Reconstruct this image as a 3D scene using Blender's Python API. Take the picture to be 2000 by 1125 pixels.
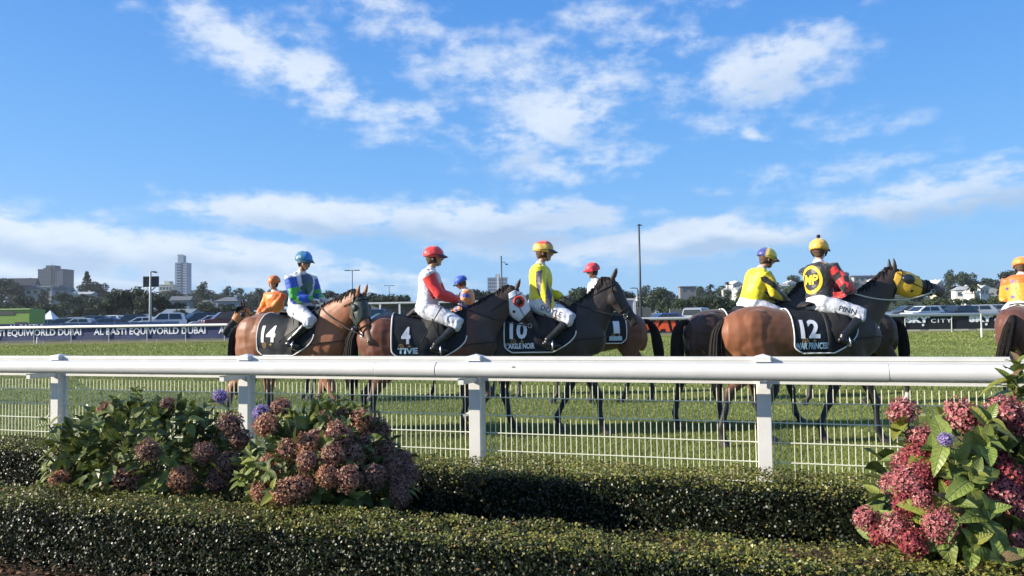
import bpy, bmesh, math, random
import numpy as np
from mathutils import Vector, Matrix, noise as mnoise
from mathutils.bvhtree import BVHTree

for _o in list(bpy.data.objects):
    bpy.data.objects.remove(_o, do_unlink=True)
sc = bpy.context.scene
C = sc.collection
R = math.radians
PI = math.pi
rng = np.random.default_rng(7)
random.seed(7)

# ------------------------------------------------------------------ camera
EYE = 1.55
F = 1500.0                      # focal length in pixels of the 2000 px wide photograph
PITCH = math.atan(64.5 / F)
ROLL = R(0.8)
cam_d = bpy.data.cameras.new('camera')
cam_d.sensor_width = 36.0
cam_d.lens = 36.0 * F / 2000.0
cam_d.clip_start = 0.05
cam_d.clip_end = 9000
cam = bpy.data.objects.new('camera', cam_d)
C.objects.link(cam)
CAMM = Matrix.Translation((0, 0, EYE)) @ Matrix.Rotation(R(90) + PITCH, 4, 'X') @ Matrix.Rotation(-ROLL, 4, 'Z')
cam.matrix_world = CAMM
sc.camera = cam

# ------------------------------------------------------------------ sun and sky
SUN_EL = R(22.0)
SUN_DIR = Vector((-math.cos(R(8)), -math.sin(R(8)), 0)) * math.cos(SUN_EL) + Vector((0, 0, math.sin(SUN_EL)))   # towards the sun
sun_d = bpy.data.lights.new('sun', 'SUN')
sun_d.energy = 5.0
sun_d.angle = R(0.53)
sun_d.color = (1.0, 0.91, 0.77)
sun = bpy.data.objects.new('sun', sun_d)
C.objects.link(sun)
sun.rotation_euler = SUN_DIR.to_track_quat('Z', 'Y').to_euler()
sc.view_settings.view_transform = 'Standard'
sc.view_settings.look = 'None'
sc.view_settings.gamma = 1.0
sc.view_settings.use_curve_mapping = False
sc.view_settings.exposure = 0.92

def azel(px, py):
    """direction of a photograph pixel as azimuth (from +Y towards +X) and elevation"""
    v = CAMM.to_3x3() @ Vector(((px - 1000) / F, (562.5 - py) / F, -1.0))
    v.normalize()
    return math.atan2(v.x, v.y), math.asin(v.z)

def at(px, py, Y):
    """the world point at depth Y (metres ahead) seen at a pixel of the photograph"""
    v = CAMM.to_3x3() @ Vector(((px - 1000) / F, (562.5 - py) / F, -1.0))
    k = Y / v.y
    return Vector((v.x * k, Y, EYE + v.z * k))

SKY_STR = 0.085
W = bpy.data.worlds.new('World')
sc.world = W
W.use_nodes = True
wt = W.node_tree
for n in list(wt.nodes):
    wt.nodes.remove(n)
def N(t, typ, **kw):
    n = t.nodes.new(typ)
    for k, v in kw.items():
        if k.startswith('i_'):
            n.inputs[int(k[2:])].default_value = v
        else:
            setattr(n, k, v)
    return n
def M(t, op, a, b=None, c=None, clamp=False):
    n = t.nodes.new('ShaderNodeMath'); n.operation = op; n.use_clamp = clamp
    for i, v in enumerate((a, b, c)):
        if v is None: continue
        if isinstance(v, (int, float)): n.inputs[i].default_value = v
        else: t.links.new(v, n.inputs[i])
    return n.outputs[0]
def build_world():
    t = wt; L = t.links.new
    sky = N(t, 'ShaderNodeTexSky', sky_type='NISHITA', sun_disc=False, sun_elevation=SUN_EL,
            sun_rotation=math.atan2(SUN_DIR.x, SUN_DIR.y), altitude=0, air_density=1.25, dust_density=0.35, ozone_density=3.2)
    hs = N(t, 'ShaderNodeHueSaturation'); hs.inputs['Saturation'].default_value = 1.08
    hs.inputs['Hue'].default_value = 0.503
    L(sky.outputs[0], hs.inputs['Color'])
    tc = N(t, 'ShaderNodeTexCoord')
    sep = N(t, 'ShaderNodeSeparateXYZ'); L(tc.outputs['Generated'], sep.inputs[0])
    az = M(t, 'ARCTAN2', sep.outputs[0], sep.outputs[1])
    el = M(t, 'ARCSINE', sep.outputs[2])
    # warp: noise sampled on a cloud plane so puffs flatten towards the horizon
    zz = M(t, 'ADD', M(t, 'MAXIMUM', sep.outputs[2], 0.0), 0.16)
    cx = M(t, 'DIVIDE', sep.outputs[0], zz); cy = M(t, 'DIVIDE', sep.outputs[1], zz)
    cv = N(t, 'ShaderNodeCombineXYZ'); L(cx, cv.inputs[0]); L(cy, cv.inputs[1])
    def nz(scale, detail, rough, off=(0, 0, 0), src=None):
        mp = N(t, 'ShaderNodeMapping'); mp.inputs['Location'].default_value = off
        L(src or cv.outputs[0], mp.inputs[0])
        n = N(t, 'ShaderNodeTexNoise'); n.inputs['Scale'].default_value = scale
        n.inputs['Detail'].default_value = detail; n.inputs['Roughness'].default_value = rough
        L(mp.outputs[0], n.inputs['Vector'])
        return n
    av = N(t, 'ShaderNodeCombineXYZ'); L(az, av.inputs[0]); L(M(t, 'MULTIPLY', el, 1.7), av.inputs[1])
    w1 = nz(7.0, 4, .55, (3, 1, 0), av.outputs[0])
    ws = N(t, 'ShaderNodeSeparateXYZ'); L(w1.outputs['Color'], ws.inputs[0])
    azw = M(t, 'MULTIPLY_ADD', M(t, 'SUBTRACT', ws.outputs[0], .5), .16, az)
    elw = M(t, 'MULTIPLY_ADD', M(t, 'SUBTRACT', ws.outputs[1], .5), .07, el)
    # (px, py, half width px, half height px, tilt deg (clockwise in the picture), weight)
    white = [(470, 85, 150, 62, 25, 1.0), (620, 165, 250, 75, 22, .95), (800, 225, 150, 40, 12, .75), (770, 40, 170, 55, 10, .75), (920, 95, 80, 45, 0, .7),
             (1080, 225, 190, 95, -18, 1.0), (1000, 150, 170, 110, 0, .72), (1130, 330, 160, 45, -8, .8), (1490, 140, 180, 66, -14, 1.05), (1330, 190, 130, 60, -10, .7), (1270, 90, 150, 75, -10, .72), (1150, 40, 150, 50, 0, .65),
             (1475, 250, 50, 22, 5, .9), (1590, 230, 110, 35, 5, .6), (1700, 15, 110, 22, 0, .55), (1560, 350, 180, 40, -5, .62), (1640, 420, 260, 40, -4, .65), (1830, 390, 240, 48, -12, .98), (1950, 300, 60, 20, 0, .7),
             (600, 425, 230, 46, 3, 1.5), (950, 440, 290, 50, 2, 1.4), (900, 395, 120, 22, 4, .8), (1350, 478, 250, 34, -2, 1.6),
             (100, 470, 330, 50, 7, 1.6), (420, 515, 280, 46, 6, 1.35), (40, 550, 300, 44, 4, 1.4), (560, 560, 300, 30, 2, .9), (700, 540, 260, 30, 3, .8), (280, 20, 60, 25, 0, .5), (1180, 350, 100, 30, -5, .55), (1250, 70, 210, 60, -15, .62), (1400, 235, 150, 36, -8, .6), (860, 140, 130, 55, 20, .6), (1650, 250, 130, 50, 0, .55), (1690, 330, 150, 40, -10, .6), (560, 60, 180, 40, 15, .6)]
    grey = [(700, 462, 240, 24, 3, 1.0), (980, 462, 230, 26, 2, 1.0), (1400, 496, 190, 17, -2, 1.0), (120, 500, 300, 24, 7, .9), (430, 530, 220, 16, 6, .8), (60, 560, 240, 20, 3, .9),
            (1850, 420, 220, 26, -12, .9), (1500, 170, 120, 30, -14, .45), (1060, 300, 150, 30, -15, .3), (1040, 440, 150, 24, 0, .6)]
    def field(lst):
        cur = None
        for (px, py, a, b, tilt, wgt) in lst:
            A, E = azel(px, py)
            ca, sa = math.cos(R(tilt)), math.sin(R(tilt))
            dx = M(t, 'SUBTRACT', azw, A); dy = M(t, 'SUBTRACT', elw, E)
            u = M(t, 'MULTIPLY_ADD', dx, ca * F / a, M(t, 'MULTIPLY', dy, -sa * F / a))
            v = M(t, 'MULTIPLY_ADD', dx, sa * F / b, M(t, 'MULTIPLY', dy, ca * F / b))
            d = M(t, 'MULTIPLY_ADD', u, u, M(t, 'MULTIPLY', v, v))
            g = M(t, 'MULTIPLY', M(t, 'POWER', 2.718, M(t, 'MULTIPLY', d, -0.9)), wgt)
            cur = g if cur is None else M(t, 'MAXIMUM', cur, g)
        return cur
    A_ = field(white)
    G_ = field(grey)
    # elsewhere in the sky: scattered patches of the same kind
    outm = M(t, 'MULTIPLY', M(t, 'SUBTRACT', M(t, 'ABSOLUTE', az), .72), 4.0, clamp=True)
    outm = M(t, 'MAXIMUM', outm, M(t, 'MULTIPLY', M(t, 'SUBTRACT', el, .46), 5.0, clamp=True))
    sc_n = nz(.9, 3, .5, (5, 9, 0))
    patch = M(t, 'MULTIPLY', M(t, 'MULTIPLY', M(t, 'SUBTRACT', sc_n.outputs[0], .42), 4.5, clamp=True), outm)
    A_ = M(t, 'ADD', A_, patch)
    fb = nz(3.4, 9, .62, (0, 0, 0))
    fb2 = nz(22.0, 6, .6, (2, 7, 0), av.outputs[0])
    nsum = M(t, 'ADD', M(t, 'MULTIPLY', M(t, 'SUBTRACT', fb.outputs[0], .5), 2.3), M(t, 'MULTIPLY', M(t, 'SUBTRACT', fb2.outputs[0], .5), 2.6))
    dens = M(t, 'ADD', A_, M(t, 'MULTIPLY', nsum, M(t, 'MULTIPLY_ADD', A_, .55, .30)))
    mr = N(t, 'ShaderNodeMapRange', interpolation_type='SMOOTHSTEP'); mr.inputs[1].default_value = .28; mr.inputs[2].default_value = 1.15
    L(dens, mr.inputs[0])
    cover = M(t, 'MULTIPLY', mr.outputs[0], .80)
    gsum = M(t, 'MULTIPLY', M(t, 'ADD', G_, M(t, 'MULTIPLY', nsum, .35)), 1.1, clamp=True)
    # soft inner modelling of the puffs
    fb3 = nz(30.0, 5, .55, (2, 7.03, 0), av.outputs[0])
    lift = M(t, 'MULTIPLY', M(t, 'SUBTRACT', fb3.outputs[0], .42), 1.6, clamp=True)
    mixc = N(t, 'ShaderNodeMix', data_type='RGBA')
    mixc.inputs[6].default_value = (.72, .77, .83, 1); mixc.inputs[7].default_value = (.36, .47, .64, 1)
    L(M(t, 'MAXIMUM', gsum, M(t, 'MULTIPLY', lift, .55)), mixc.inputs[0])
    bgs = N(t, 'ShaderNodeBackground'); L(hs.outputs[0], bgs.inputs[0]); bgs.inputs[1].default_value = SKY_STR
    # clear marine air: the same height gradient all the way round
    gr = N(t, 'ShaderNodeValToRGB'); e = gr.color_ramp.elements
    while len(e) < 5: e.new(.5)
    for i, (p, c) in enumerate([(.0, (.20, .48, .86)), (.06, (.175, .475, .91)), (.18, (.120, .405, .90)), (.38, (.060, .285, .79)), (1.0, (.02, .13, .46))]):
        e[i].position = p; e[i].color = (*c, 1)
    L(M(t, 'MAXIMUM', sep.outputs[2], 0.0), gr.inputs[0])
    bgg = N(t, 'ShaderNodeBackground'); L(gr.outputs[0], bgg.inputs[0]); bgg.inputs[1].default_value = .60
    bg1 = N(t, 'ShaderNodeMixShader'); bg1.inputs[0].default_value = .78; L(bgs.outputs[0], bg1.inputs[1]); L(bgg.outputs[0], bg1.inputs[2])
    bg2 = N(t, 'ShaderNodeBackground'); L(mixc.outputs[2], bg2.inputs[0]); bg2.inputs[1].default_value = 0.68
    mx = N(t, 'ShaderNodeMixShader'); L(cover, mx.inputs[0]); L(bg1.outputs[0], mx.inputs[1]); L(bg2.outputs[0], mx.inputs[2])
    out = N(t, 'ShaderNodeOutputWorld'); L(mx.outputs[0], out.inputs[0])

build_world()

# ------------------------------------------------------------------ object helpers
def tag(o, label=None, cat=None, group=None, kind=None):
    if label: o['label'] = label
    if cat: o['category'] = cat
    if group: o['group'] = group
    if kind: o['kind'] = kind
    return o
def thing(name, label, cat, loc=(0, 0, 0), rotz=0.0, group=None, scale=1.0):
    o = bpy.data.objects.new(name, None)
    o.empty_display_size = .2
    C.objects.link(o)
    o.location = loc; o.rotation_euler = (0, 0, rotz); o.scale = (scale,) * 3
    return tag(o, label, cat, group)
def link(name, me, parent=None, loc=None, rot=None, kind=None):
    o = bpy.data.objects.new(name, me)
    C.objects.link(o)
    if parent is not None: o.parent = parent
    if loc is not None: o.location = loc
    if rot is not None: o.rotation_euler = rot
    if kind: o['kind'] = kind
    return o

class MB:
    """collects shapes, links them as ONE mesh object"""
    def __init__(s):
        s.v = []; s.f = []; s.m = []
    def add(s, vs, fs, mi=0):
        b = len(s.v)
        s.v.extend([tuple(v) for v in vs])
        s.f.extend([tuple(i + b for i in f) for f in fs])
        s.m.extend([mi] * len(fs))
        return s
    def box(s, c, d, mi=0, rz=0.0, mat=None):
        x, y, z = d[0] / 2, d[1] / 2, d[2] / 2
        vs = [Vector((i * x, j * y, k * z)) for i in (-1, 1) for j in (-1, 1) for k in (-1, 1)]
        if mat is not None: vs = [mat @ v for v in vs]
        if rz:
            r = Matrix.Rotation(rz, 3, 'Z'); vs = [r @ v for v in vs]
        c = Vector(c)
        vs = [v + c for v in vs]
        return s.add(vs, [(0, 1, 3, 2), (4, 6, 7, 5), (0, 4, 5, 1), (2, 3, 7, 6), (0, 2, 6, 4), (1, 5, 7, 3)], mi)
    def prism(s, pts, axis, a, b, mi=0):
        """polygon pts (2D) extruded along axis from a to b"""
        n = len(pts)
        def P(p, h):
            return {'x': (h, p[0], p[1]), 'y': (p[0], h, p[1]), 'z': (p[0], p[1], h)}[axis]
        vs = [P(p, a) for p in pts] + [P(p, b) for p in pts]
        fs = [tuple(range(n))[::-1], tuple(range(n, 2 * n))] + [(i, (i + 1) % n, n + (i + 1) % n, n + i) for i in range(n)]
        return s.add(vs, fs, mi)
    def loft(s, pts, ra, rb=None, seg=12, lat=(0, 1, 0), mi=0, cap=0.5, open_ends=False):
        """tube along pts; ra = radius in the plane across `lat`, rb = radius along lat"""
        pts = [Vector(p) for p in pts]; n = len(pts)
        if isinstance(ra, (int, float)): ra = [ra] * n
        if rb is None: rb = ra
        if isinstance(rb, (int, float)): rb = [rb] * n
        lat0 = Vector(lat); vs = []; fs = []
        for i, p in enumerate(pts):
            t = (pts[min(i + 1, n - 1)] - pts[max(i - 1, 0)])
            if t.length < 1e-9: t = Vector((0, 0, 1))
            t.normalize()
            L = lat0 - t * lat0.dot(t)
            if L.length < 1e-3: L = Vector((1, 0, 0)) - t * t.x
            L.normalize(); Nn = t.cross(L)
            for k in range(seg):
                a = 2 * PI * k / seg
                vs.append(p + Nn * (math.cos(a) * ra[i]) + L * (math.sin(a) * rb[i]))
        for i in range(n - 1):
            for k in range(seg):
                k2 = (k + 1) % seg
                fs.append((i * seg + k, i * seg + k2, (i + 1) * seg + k2, (i + 1) * seg + k))
        if not open_ends:
            t0 = (pts[0] - pts[1]).normalized(); t1 = (pts[-1] - pts[-2]).normalized()
            vs.append(pts[0] + t0 * min(ra[0], rb[0]) * cap); c0 = len(vs) - 1
            vs.append(pts[-1] + t1 * min(ra[-1], rb[-1]) * cap); c1 = len(vs) - 1
            for k in range(seg):
                k2 = (k + 1) % seg
                fs.append((c0, k2, k)); fs.append((c1, (n - 1) * seg + k, (n - 1) * seg + k2))
        return s.add(vs, fs, mi)
    def ball(s, c, r, seg=12, rings=8, mi=0, mat=None):
        if isinstance(r, (int, float)): r = (r, r, r)
        c = Vector(c); vs = []; fs = []
        for i in range(1, rings):
            th = PI * i / rings
            for k in range(seg):
                ph = 2 * PI * k / seg
                v = Vector((r[0] * math.sin(th) * math.cos(ph), r[1] * math.sin(th) * math.sin(ph), r[2] * math.cos(th)))
                vs.append(v)
        vs.append(Vector((0, 0, r[2]))); vs.append(Vector((0, 0, -r[2])))
        if mat is not None: vs = [mat @ v for v in vs]
        vs = [v + c for v in vs]
        top = (rings - 1) * seg; bot = top + 1
        for i in range(rings - 2):
            for k in range(seg):
                k2 = (k + 1) % seg
                fs.append((i * seg + k, (i + 1) * seg + k, (i + 1) * seg + k2, i * seg + k2))
        for k in range(seg):
            k2 = (k + 1) % seg
            fs.append((top, k, k2)); fs.append((bot, (rings - 2) * seg + k2, (rings - 2) * seg + k))
        return s.add(vs, fs, mi)
    def mesh(s, name, mats=(), smooth=False):
        me = bpy.data.meshes.new(name)
        me.from_pydata(s.v, [], s.f)
        for m in (mats if isinstance(mats, (list, tuple)) else [mats]): me.materials.append(m)
        if len(me.materials) > 1: me.polygons.foreach_set('material_index', s.m)
        if smooth: me.polygons.foreach_set('use_smooth', [True] * len(me.polygons))
        me.update()
        return me
    def build(s, name, mats=(), parent=None, smooth=False, loc=None, rot=None, kind=None):
        return link(name, s.mesh(name, mats, smooth), parent, loc, rot, kind)

def quads_mesh(name, V, mat, nper=4, tris=None, cols=None):
    """V: (n, nper, 3) numpy; one polygon per row"""
    n = V.shape[0]
    me = bpy.data.meshes.new(name)
    me.vertices.add(n * nper); me.vertices.foreach_set('co', V.reshape(-1).astype(np.float32))
    me.loops.add(n * nper); me.loops.foreach_set('vertex_index', np.arange(n * nper, dtype=np.int32))
    me.polygons.add(n); me.polygons.foreach_set('loop_start', np.arange(0, n * nper, nper, dtype=np.int32))
    me.update(calc_edges=True)
    if cols is not None:
        at_ = me.color_attributes.new('Col', 'FLOAT_COLOR', 'POINT')
        c4 = np.ones((n, nper, 4), np.float32); c4[:, :, :3] = cols[:, None, :]
        at_.data.foreach_set('color', c4.reshape(-1))
    me.materials.append(mat)
    return me

# ------------------------------------------------------------------ materials
def mat(name, col=(.5, .5, .5), rough=.6, spec=.5, metal=0, var=0.0, vscale=5.0, bump=0.0, bscale=40.0, attr=False,
        col2=None, detail=4, sheen=0.0, coat=0.0, objvar=0.0, trans=0.0, coord='Object', bump_d=0.02):
    m = bpy.data.materials.new(name); m.use_nodes = True
    t = m.node_tree; L = t.links.new
    b = t.nodes['Principled BSDF']
    b.inputs['Roughness'].default_value = rough
    b.inputs['Specular IOR Level'].default_value = spec
    b.inputs['Metallic'].default_value = metal
    if sheen: b.inputs['Sheen Weight'].default_value = sheen
    if coat: b.inputs['Coat Weight'].default_value = coat; b.inputs['Coat Roughness'].default_value = .25
    tc = N(t, 'ShaderNodeTexCoord')
    src = None
    if attr:
        a = N(t, 'ShaderNodeVertexColor', layer_name='Col'); src = a.outputs[0]
    if var or col2:
        nz = N(t, 'ShaderNodeTexNoise'); nz.inputs['Scale'].default_value = vscale; nz.inputs['Detail'].default_value = detail
        L(tc.outputs[coord], nz.inputs['Vector'])
        mr = N(t, 'ShaderNodeMapRange'); mr.inputs[1].default_value = .3; mr.inputs[2].default_value = .7
        L(nz.outputs[0], mr.inputs[0])
        if src is not None or not col2:
            mr.inputs[3].default_value = 1 - var; mr.inputs[4].default_value = 1 + var
            mx = N(t, 'ShaderNodeMix', data_type='RGBA', blend_type='MULTIPLY'); mx.inputs[0].default_value = 1
            if src is not None: L(src, mx.inputs[6])
            else: mx.inputs[6].default_value = (*col, 1)
            cb = N(t, 'ShaderNodeCombineColor'); [L(mr.outputs[0], cb.inputs[i]) for i in range(3)]
            L(cb.outputs[0], mx.inputs[7]); src = mx.outputs[2]
        else:
            mx = N(t, 'ShaderNodeMix', data_type='RGBA')
            mx.inputs[6].default_value = (*col, 1); mx.inputs[7].default_value = (*col2, 1)
            L(mr.outputs[0], mx.inputs[0]); src = mx.outputs[2]
    if objvar:
        oi = N(t, 'ShaderNodeObjectInfo')
        hv = N(t, 'ShaderNodeHueSaturation')
        mr2 = N(t, 'ShaderNodeMapRange'); mr2.inputs[3].default_value = 1 - objvar; mr2.inputs[4].default_value = 1 + objvar
        L(oi.outputs['Random'], mr2.inputs[0]); L(mr2.outputs[0], hv.inputs['Value'])
        mr3 = N(t, 'ShaderNodeMapRange'); mr3.inputs[3].default_value = .5 - objvar * .07; mr3.inputs[4].default_value = .5 + objvar * .05
        L(M(t, 'FRACT', M(t, 'MULTIPLY', oi.outputs['Random'], 7.3)), mr3.inputs[0]); L(mr3.outputs[0], hv.inputs['Hue'])
        if src is not None: L(src, hv.inputs['Color'])
        else: hv.inputs['Color'].default_value = (*col, 1)
        src = hv.outputs[0]
    if src is not None: L(src, b.inputs['Base Color'])
    else: b.inputs['Base Color'].default_value = (*col, 1)
    if bump:
        nb = N(t, 'ShaderNodeTexNoise'); nb.inputs['Scale'].default_value = bscale; nb.inputs['Detail'].default_value = 5
        L(tc.outputs[coord], nb.inputs['Vector'])
        bp = N(t, 'ShaderNodeBump'); bp.inputs['Strength'].default_value = bump; bp.inputs['Distance'].default_value = bump_d
        L(nb.outputs[0], bp.inputs['Height']); L(bp.outputs[0], b.inputs['Normal'])
    if trans:
        tr = N(t, 'ShaderNodeBsdfTranslucent')
        if src is not None: L(src, tr.inputs[0])
        else: tr.inputs[0].default_value = (*col, 1)
        ms = N(t, 'ShaderNodeMixShader'); ms.inputs[0].default_value = trans
        out = t.nodes['Material Output']
        L(b.outputs[0], ms.inputs[1]); L(tr.outputs[0], ms.inputs[2]); L(ms.outputs[0], out.inputs[0])
    return m

def evaluated(mb, mods, name='tmp'):
    """run modifiers on the collected shapes and return a plain mesh"""
    me = mb.mesh(name)
    o = bpy.data.objects.new('tmp', me); C.objects.link(o)
    for (typ, props) in mods:
        md = o.modifiers.new('m', typ)
        for k, v in props.items(): setattr(md, k, v)
    dg = bpy.context.evaluated_depsgraph_get()
    dg.update()
    r = bpy.data.meshes.new_from_object(o.evaluated_get(dg))
    bpy.data.objects.remove(o, do_unlink=True); bpy.data.meshes.remove(me)
    r.name = name
    return r
def remesh(mb, voxel, smooth=3, fac=.5, name='tmp'):
    r = evaluated(mb, [('REMESH', dict(mode='VOXEL', voxel_size=voxel)), ('SMOOTH', dict(factor=fac, iterations=smooth))], name)
    r.polygons.foreach_set('use_smooth', [True] * len(r.polygons))
    return r
def coords(me):
    a = np.empty(len(me.vertices) * 3, np.float32); me.vertices.foreach_get('co', a); return a.reshape(-1, 3)
def normals(me):
    a = np.empty(len(me.vertices) * 3, np.float32); me.vertices.foreach_get('normal', a); return a.reshape(-1, 3)
def set_cols(me, cols):
    a = me.color_attributes.new('Col', 'FLOAT_COLOR', 'POINT')
    c4 = np.ones((len(me.vertices), 4), np.float32); c4[:, :3] = cols
    a.data.foreach_set('color', c4.reshape(-1))
def vnoise(P, scale, seed=0):
    """cheap smooth pseudo noise in [-1,1] for numpy points"""
    r = np.random.default_rng(seed); out = np.zeros(len(P))
    for k in range(6):
        d = r.normal(size=3); d /= np.linalg.norm(d)
        out += np.sin((P @ d) * scale * (0.7 + .25 * k) * 2 * PI + r.uniform(0, 6.28))
    return out / 3.2
def bvh_of(me):
    V = [v.co.copy() for v in me.vertices]; return BVHTree.FromPolygons(V, [tuple(p.vertices) for p in me.polygons])

# ---- lettering and flat marks
_tcache = {}
def text_shape(txt, bold=0.0, shear=0.0, space=1.0):
    key = (txt, bold, shear, space)
    if key in _tcache: return _tcache[key]
    cu = bpy.data.curves.new('lettering', 'FONT'); cu.body = txt; cu.size = 1.0; cu.offset = bold; cu.shear = shear; cu.space_character = space
    cu.resolution_u = 3
    o = bpy.data.objects.new('lettering', cu); C.objects.link(o)
    dg = bpy.context.evaluated_depsgraph_get(); dg.update()
    me = bpy.data.meshes.new_from_object(o.evaluated_get(dg))
    vs = np.array([v.co[:2] for v in me.vertices]); fs = [tuple(p.vertices) for p in me.polygons]
    bpy.data.objects.remove(o, do_unlink=True); bpy.data.meshes.remove(me)
    mn, mx = vs.min(0), vs.max(0)
    vs = (vs - (mn + mx) / 2) / (mx[1] - mn[1])      # centred, height 1
    _tcache[key] = (vs, fs)
    return vs, fs
def ring_shape(r0, r1, n=32, sx=1.0):
    vs = []; fs = []
    for k in range(n):
        a = 2 * PI * k / n
        vs += [(math.cos(a) * r0 * sx, math.sin(a) * r0), (math.cos(a) * r1 * sx, math.sin(a) * r1)]
        j = (k + 1) % n
        fs.append((2 * k, 2 * k + 1, 2 * j + 1, 2 * j))
    return np.array(vs), fs
def star_shape(n=5, r=.5, r2=.2):
    vs = [(math.sin(PI * k / n) * (r if k % 2 == 0 else r2), math.cos(PI * k / n) * (r if k % 2 == 0 else r2)) for k in range(2 * n)]
    return np.array(vs), [tuple(range(2 * n))[::-1]]
def rect_shape(w, h):
    return np.array([(-w / 2, -h / 2), (w / 2, -h / 2), (w / 2, h / 2), (-w / 2, h / 2)]), [(0, 1, 2, 3)]
def flat(shape, size, origin, xd, yd, out=0.004, width=None):
    """flat shape placed in the plane through origin; returns (verts, faces)"""
    vs, fs = shape
    xd = Vector(xd).normalized(); yd = Vector(yd).normalized(); n = xd.cross(yd)
    sx = size
    if width is not None:
        sx = width / (vs[:, 0].max() - vs[:, 0].min())
    o = Vector(origin) + n * out
    return [o + xd * float(v[0] * sx) + yd * float(v[1] * size) for v in vs], fs
def decal(shape, size, origin, xd, yd, bvh, off=.005, cell=.03, width=None, reach=.4):
    """flat shape laid on a curved surface (ray cast along its normal)"""
    vs, fs = flat(shape, size, origin, xd, yd, 0, width)
    xd = Vector(xd).normalized(); yd = Vector(yd).normalized(); n = xd.cross(yd).normalized(); o = Vector(origin)
    bm = bmesh.new()
    bv = [bm.verts.new(v) for v in vs]
    for f in fs:
        try: bm.faces.new([bv[i] for i in f])
        except ValueError: pass
    ext = max((v - o).length for v in vs)
    for d in (xd, yd):
        k = -int(ext / cell)
        while k <= int(ext / cell):
            g = bm.verts[:] + bm.edges[:] + bm.faces[:]
            bmesh.ops.bisect_plane(bm, geom=g, plane_co=o + d * (k * cell), plane_no=d)
            k += 1
    out = []
    bm.verts.index_update()
    for v in bm.verts:
        h = bvh.ray_cast(v.co + n * reach, -n, reach * 2)
        out.append((h[0] + n * off) if h[0] is not None else v.co.copy())
    F_ = [tuple(x.index for x in f.verts) for f in bm.faces]
    bm.free()
    return out, F_
# ================================================================== SETTING: ground
def smooth(a, b, x):
    t = np.clip((np.asarray(x, float) - a) / (b - a), 0, 1); return t * t * (3 - 2 * t)
HX = [-1200, -400, 0, 60, 150, 240, 350, 500, 600, 750, 900, 1100, 1250, 1350, 1450, 1600, 1750, 1850, 1950, 2200, 3200]
HZ = [10, 12, 13, 12, 11, 8, 6, 6, 5, 4, 4, 4, 4.5, 6, 9, 12, 10.5, 8.5, 9, 9, 8]
def gz(x, Y):
    x = np.asarray(x, float); Y = np.asarray(Y, float)
    Yc = np.maximum(Y, 1.0)
    z = .35 * smooth(22, 48, Y) + .75 * smooth(58, 80, Y)
    b = x / Yc * 1500 + 1000
    H = np.interp(b, HX, HZ)
    z = z + H * smooth(150, 400, Y) * (1 + .35 * smooth(400, 1200, Y))
    z = z + .5 * np.sin(x * .031 + 1) * np.sin(Y * .023) * smooth(140, 260, Y)
    return z
def gzf(x, Y): return float(gz(x, Y))

def ground_material():
    m = bpy.data.materials.new('turf_and_land'); m.use_nodes = True
    t = m.node_tree; L = t.links.new; b = t.nodes['Principled BSDF']
    b.inputs['Roughness'].default_value = .85; b.inputs['Specular IOR Level'].default_value = .15
    tc = N(t, 'ShaderNodeTexCoord'); sp = N(t, 'ShaderNodeSeparateXYZ'); L(tc.outputs['Object'], sp.inputs[0])
    def nz(s, d, r=.6, vec=None):
        n = N(t, 'ShaderNodeTexNoise'); n.inputs['Scale'].default_value = s; n.inputs['Detail'].default_value = d; n.inputs['Roughness'].default_value = r
        L(vec or tc.outputs['Object'], n.inputs['Vector']); return n.outputs[0]
    def ramp(fac, cols):
        r = N(t, 'ShaderNodeValToRGB'); e = r.color_ramp.elements
        while len(e) < len(cols): e.new(.5)
        for i, (p, c) in enumerate(cols): e[i].position = p; e[i].color = (*c, 1)
        L(fac, r.inputs[0]); return r.outputs[0]
    def mix(f, a, c, bt='MIX'):
        x = N(t, 'ShaderNodeMix', data_type='RGBA', blend_type=bt)
        if isinstance(f, (int, float)): x.inputs[0].default_value = f
        else: L(f, x.inputs[0])
        for i, v in ((6, a), (7, c)):
            if isinstance(v, tuple): x.inputs[i].default_value = (*v, 1)
            else: L(v, x.inputs[i])
        return x.outputs[2]
    fine = ramp(nz(26, 6, .75), [(.34, (.10, .135, .028)), (.5, (.19, .235, .055)), (.66, (.29, .32, .10))])
    big = ramp(nz(.55, 3), [(.3, (.82, .9, .8)), (.7, (1.15, 1.08, 1.1))])
    turf = mix(1.0, fine, big, 'MULTIPLY')
    # far band of dry grass against the banner
    warm = mix(M(t, 'MULTIPLY', M(t, 'SUBTRACT', sp.outputs[1], 52), .25, clamp=True), turf, (.22, .20, .085))
    park = ramp(nz(.8, 4), [(.35, (.06, .065, .06)), (.65, (.13, .13, .11))])
    a1 = M(t, 'MULTIPLY', M(t, 'SUBTRACT', sp.outputs[1], 60), .5, clamp=True)
    land = ramp(nz(.09, 6), [(.3, (.025, .04, .016)), (.55, (.05, .07, .028)), (.75, (.09, .09, .05))])
    a2 = M(t, 'MULTIPLY', M(t, 'SUBTRACT', sp.outputs[1], 108), .1, clamp=True)
    L(mix(a2, mix(a1, warm, park), land), b.inputs['Base Color'])
    bp = N(t, 'ShaderNodeBump'); bp.inputs['Strength'].default_value = .9; bp.inputs['Distance'].default_value = .03
    L(nz(34, 5, .7), bp.inputs['Height']); L(bp.outputs[0], b.inputs['Normal'])
    return m
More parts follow.
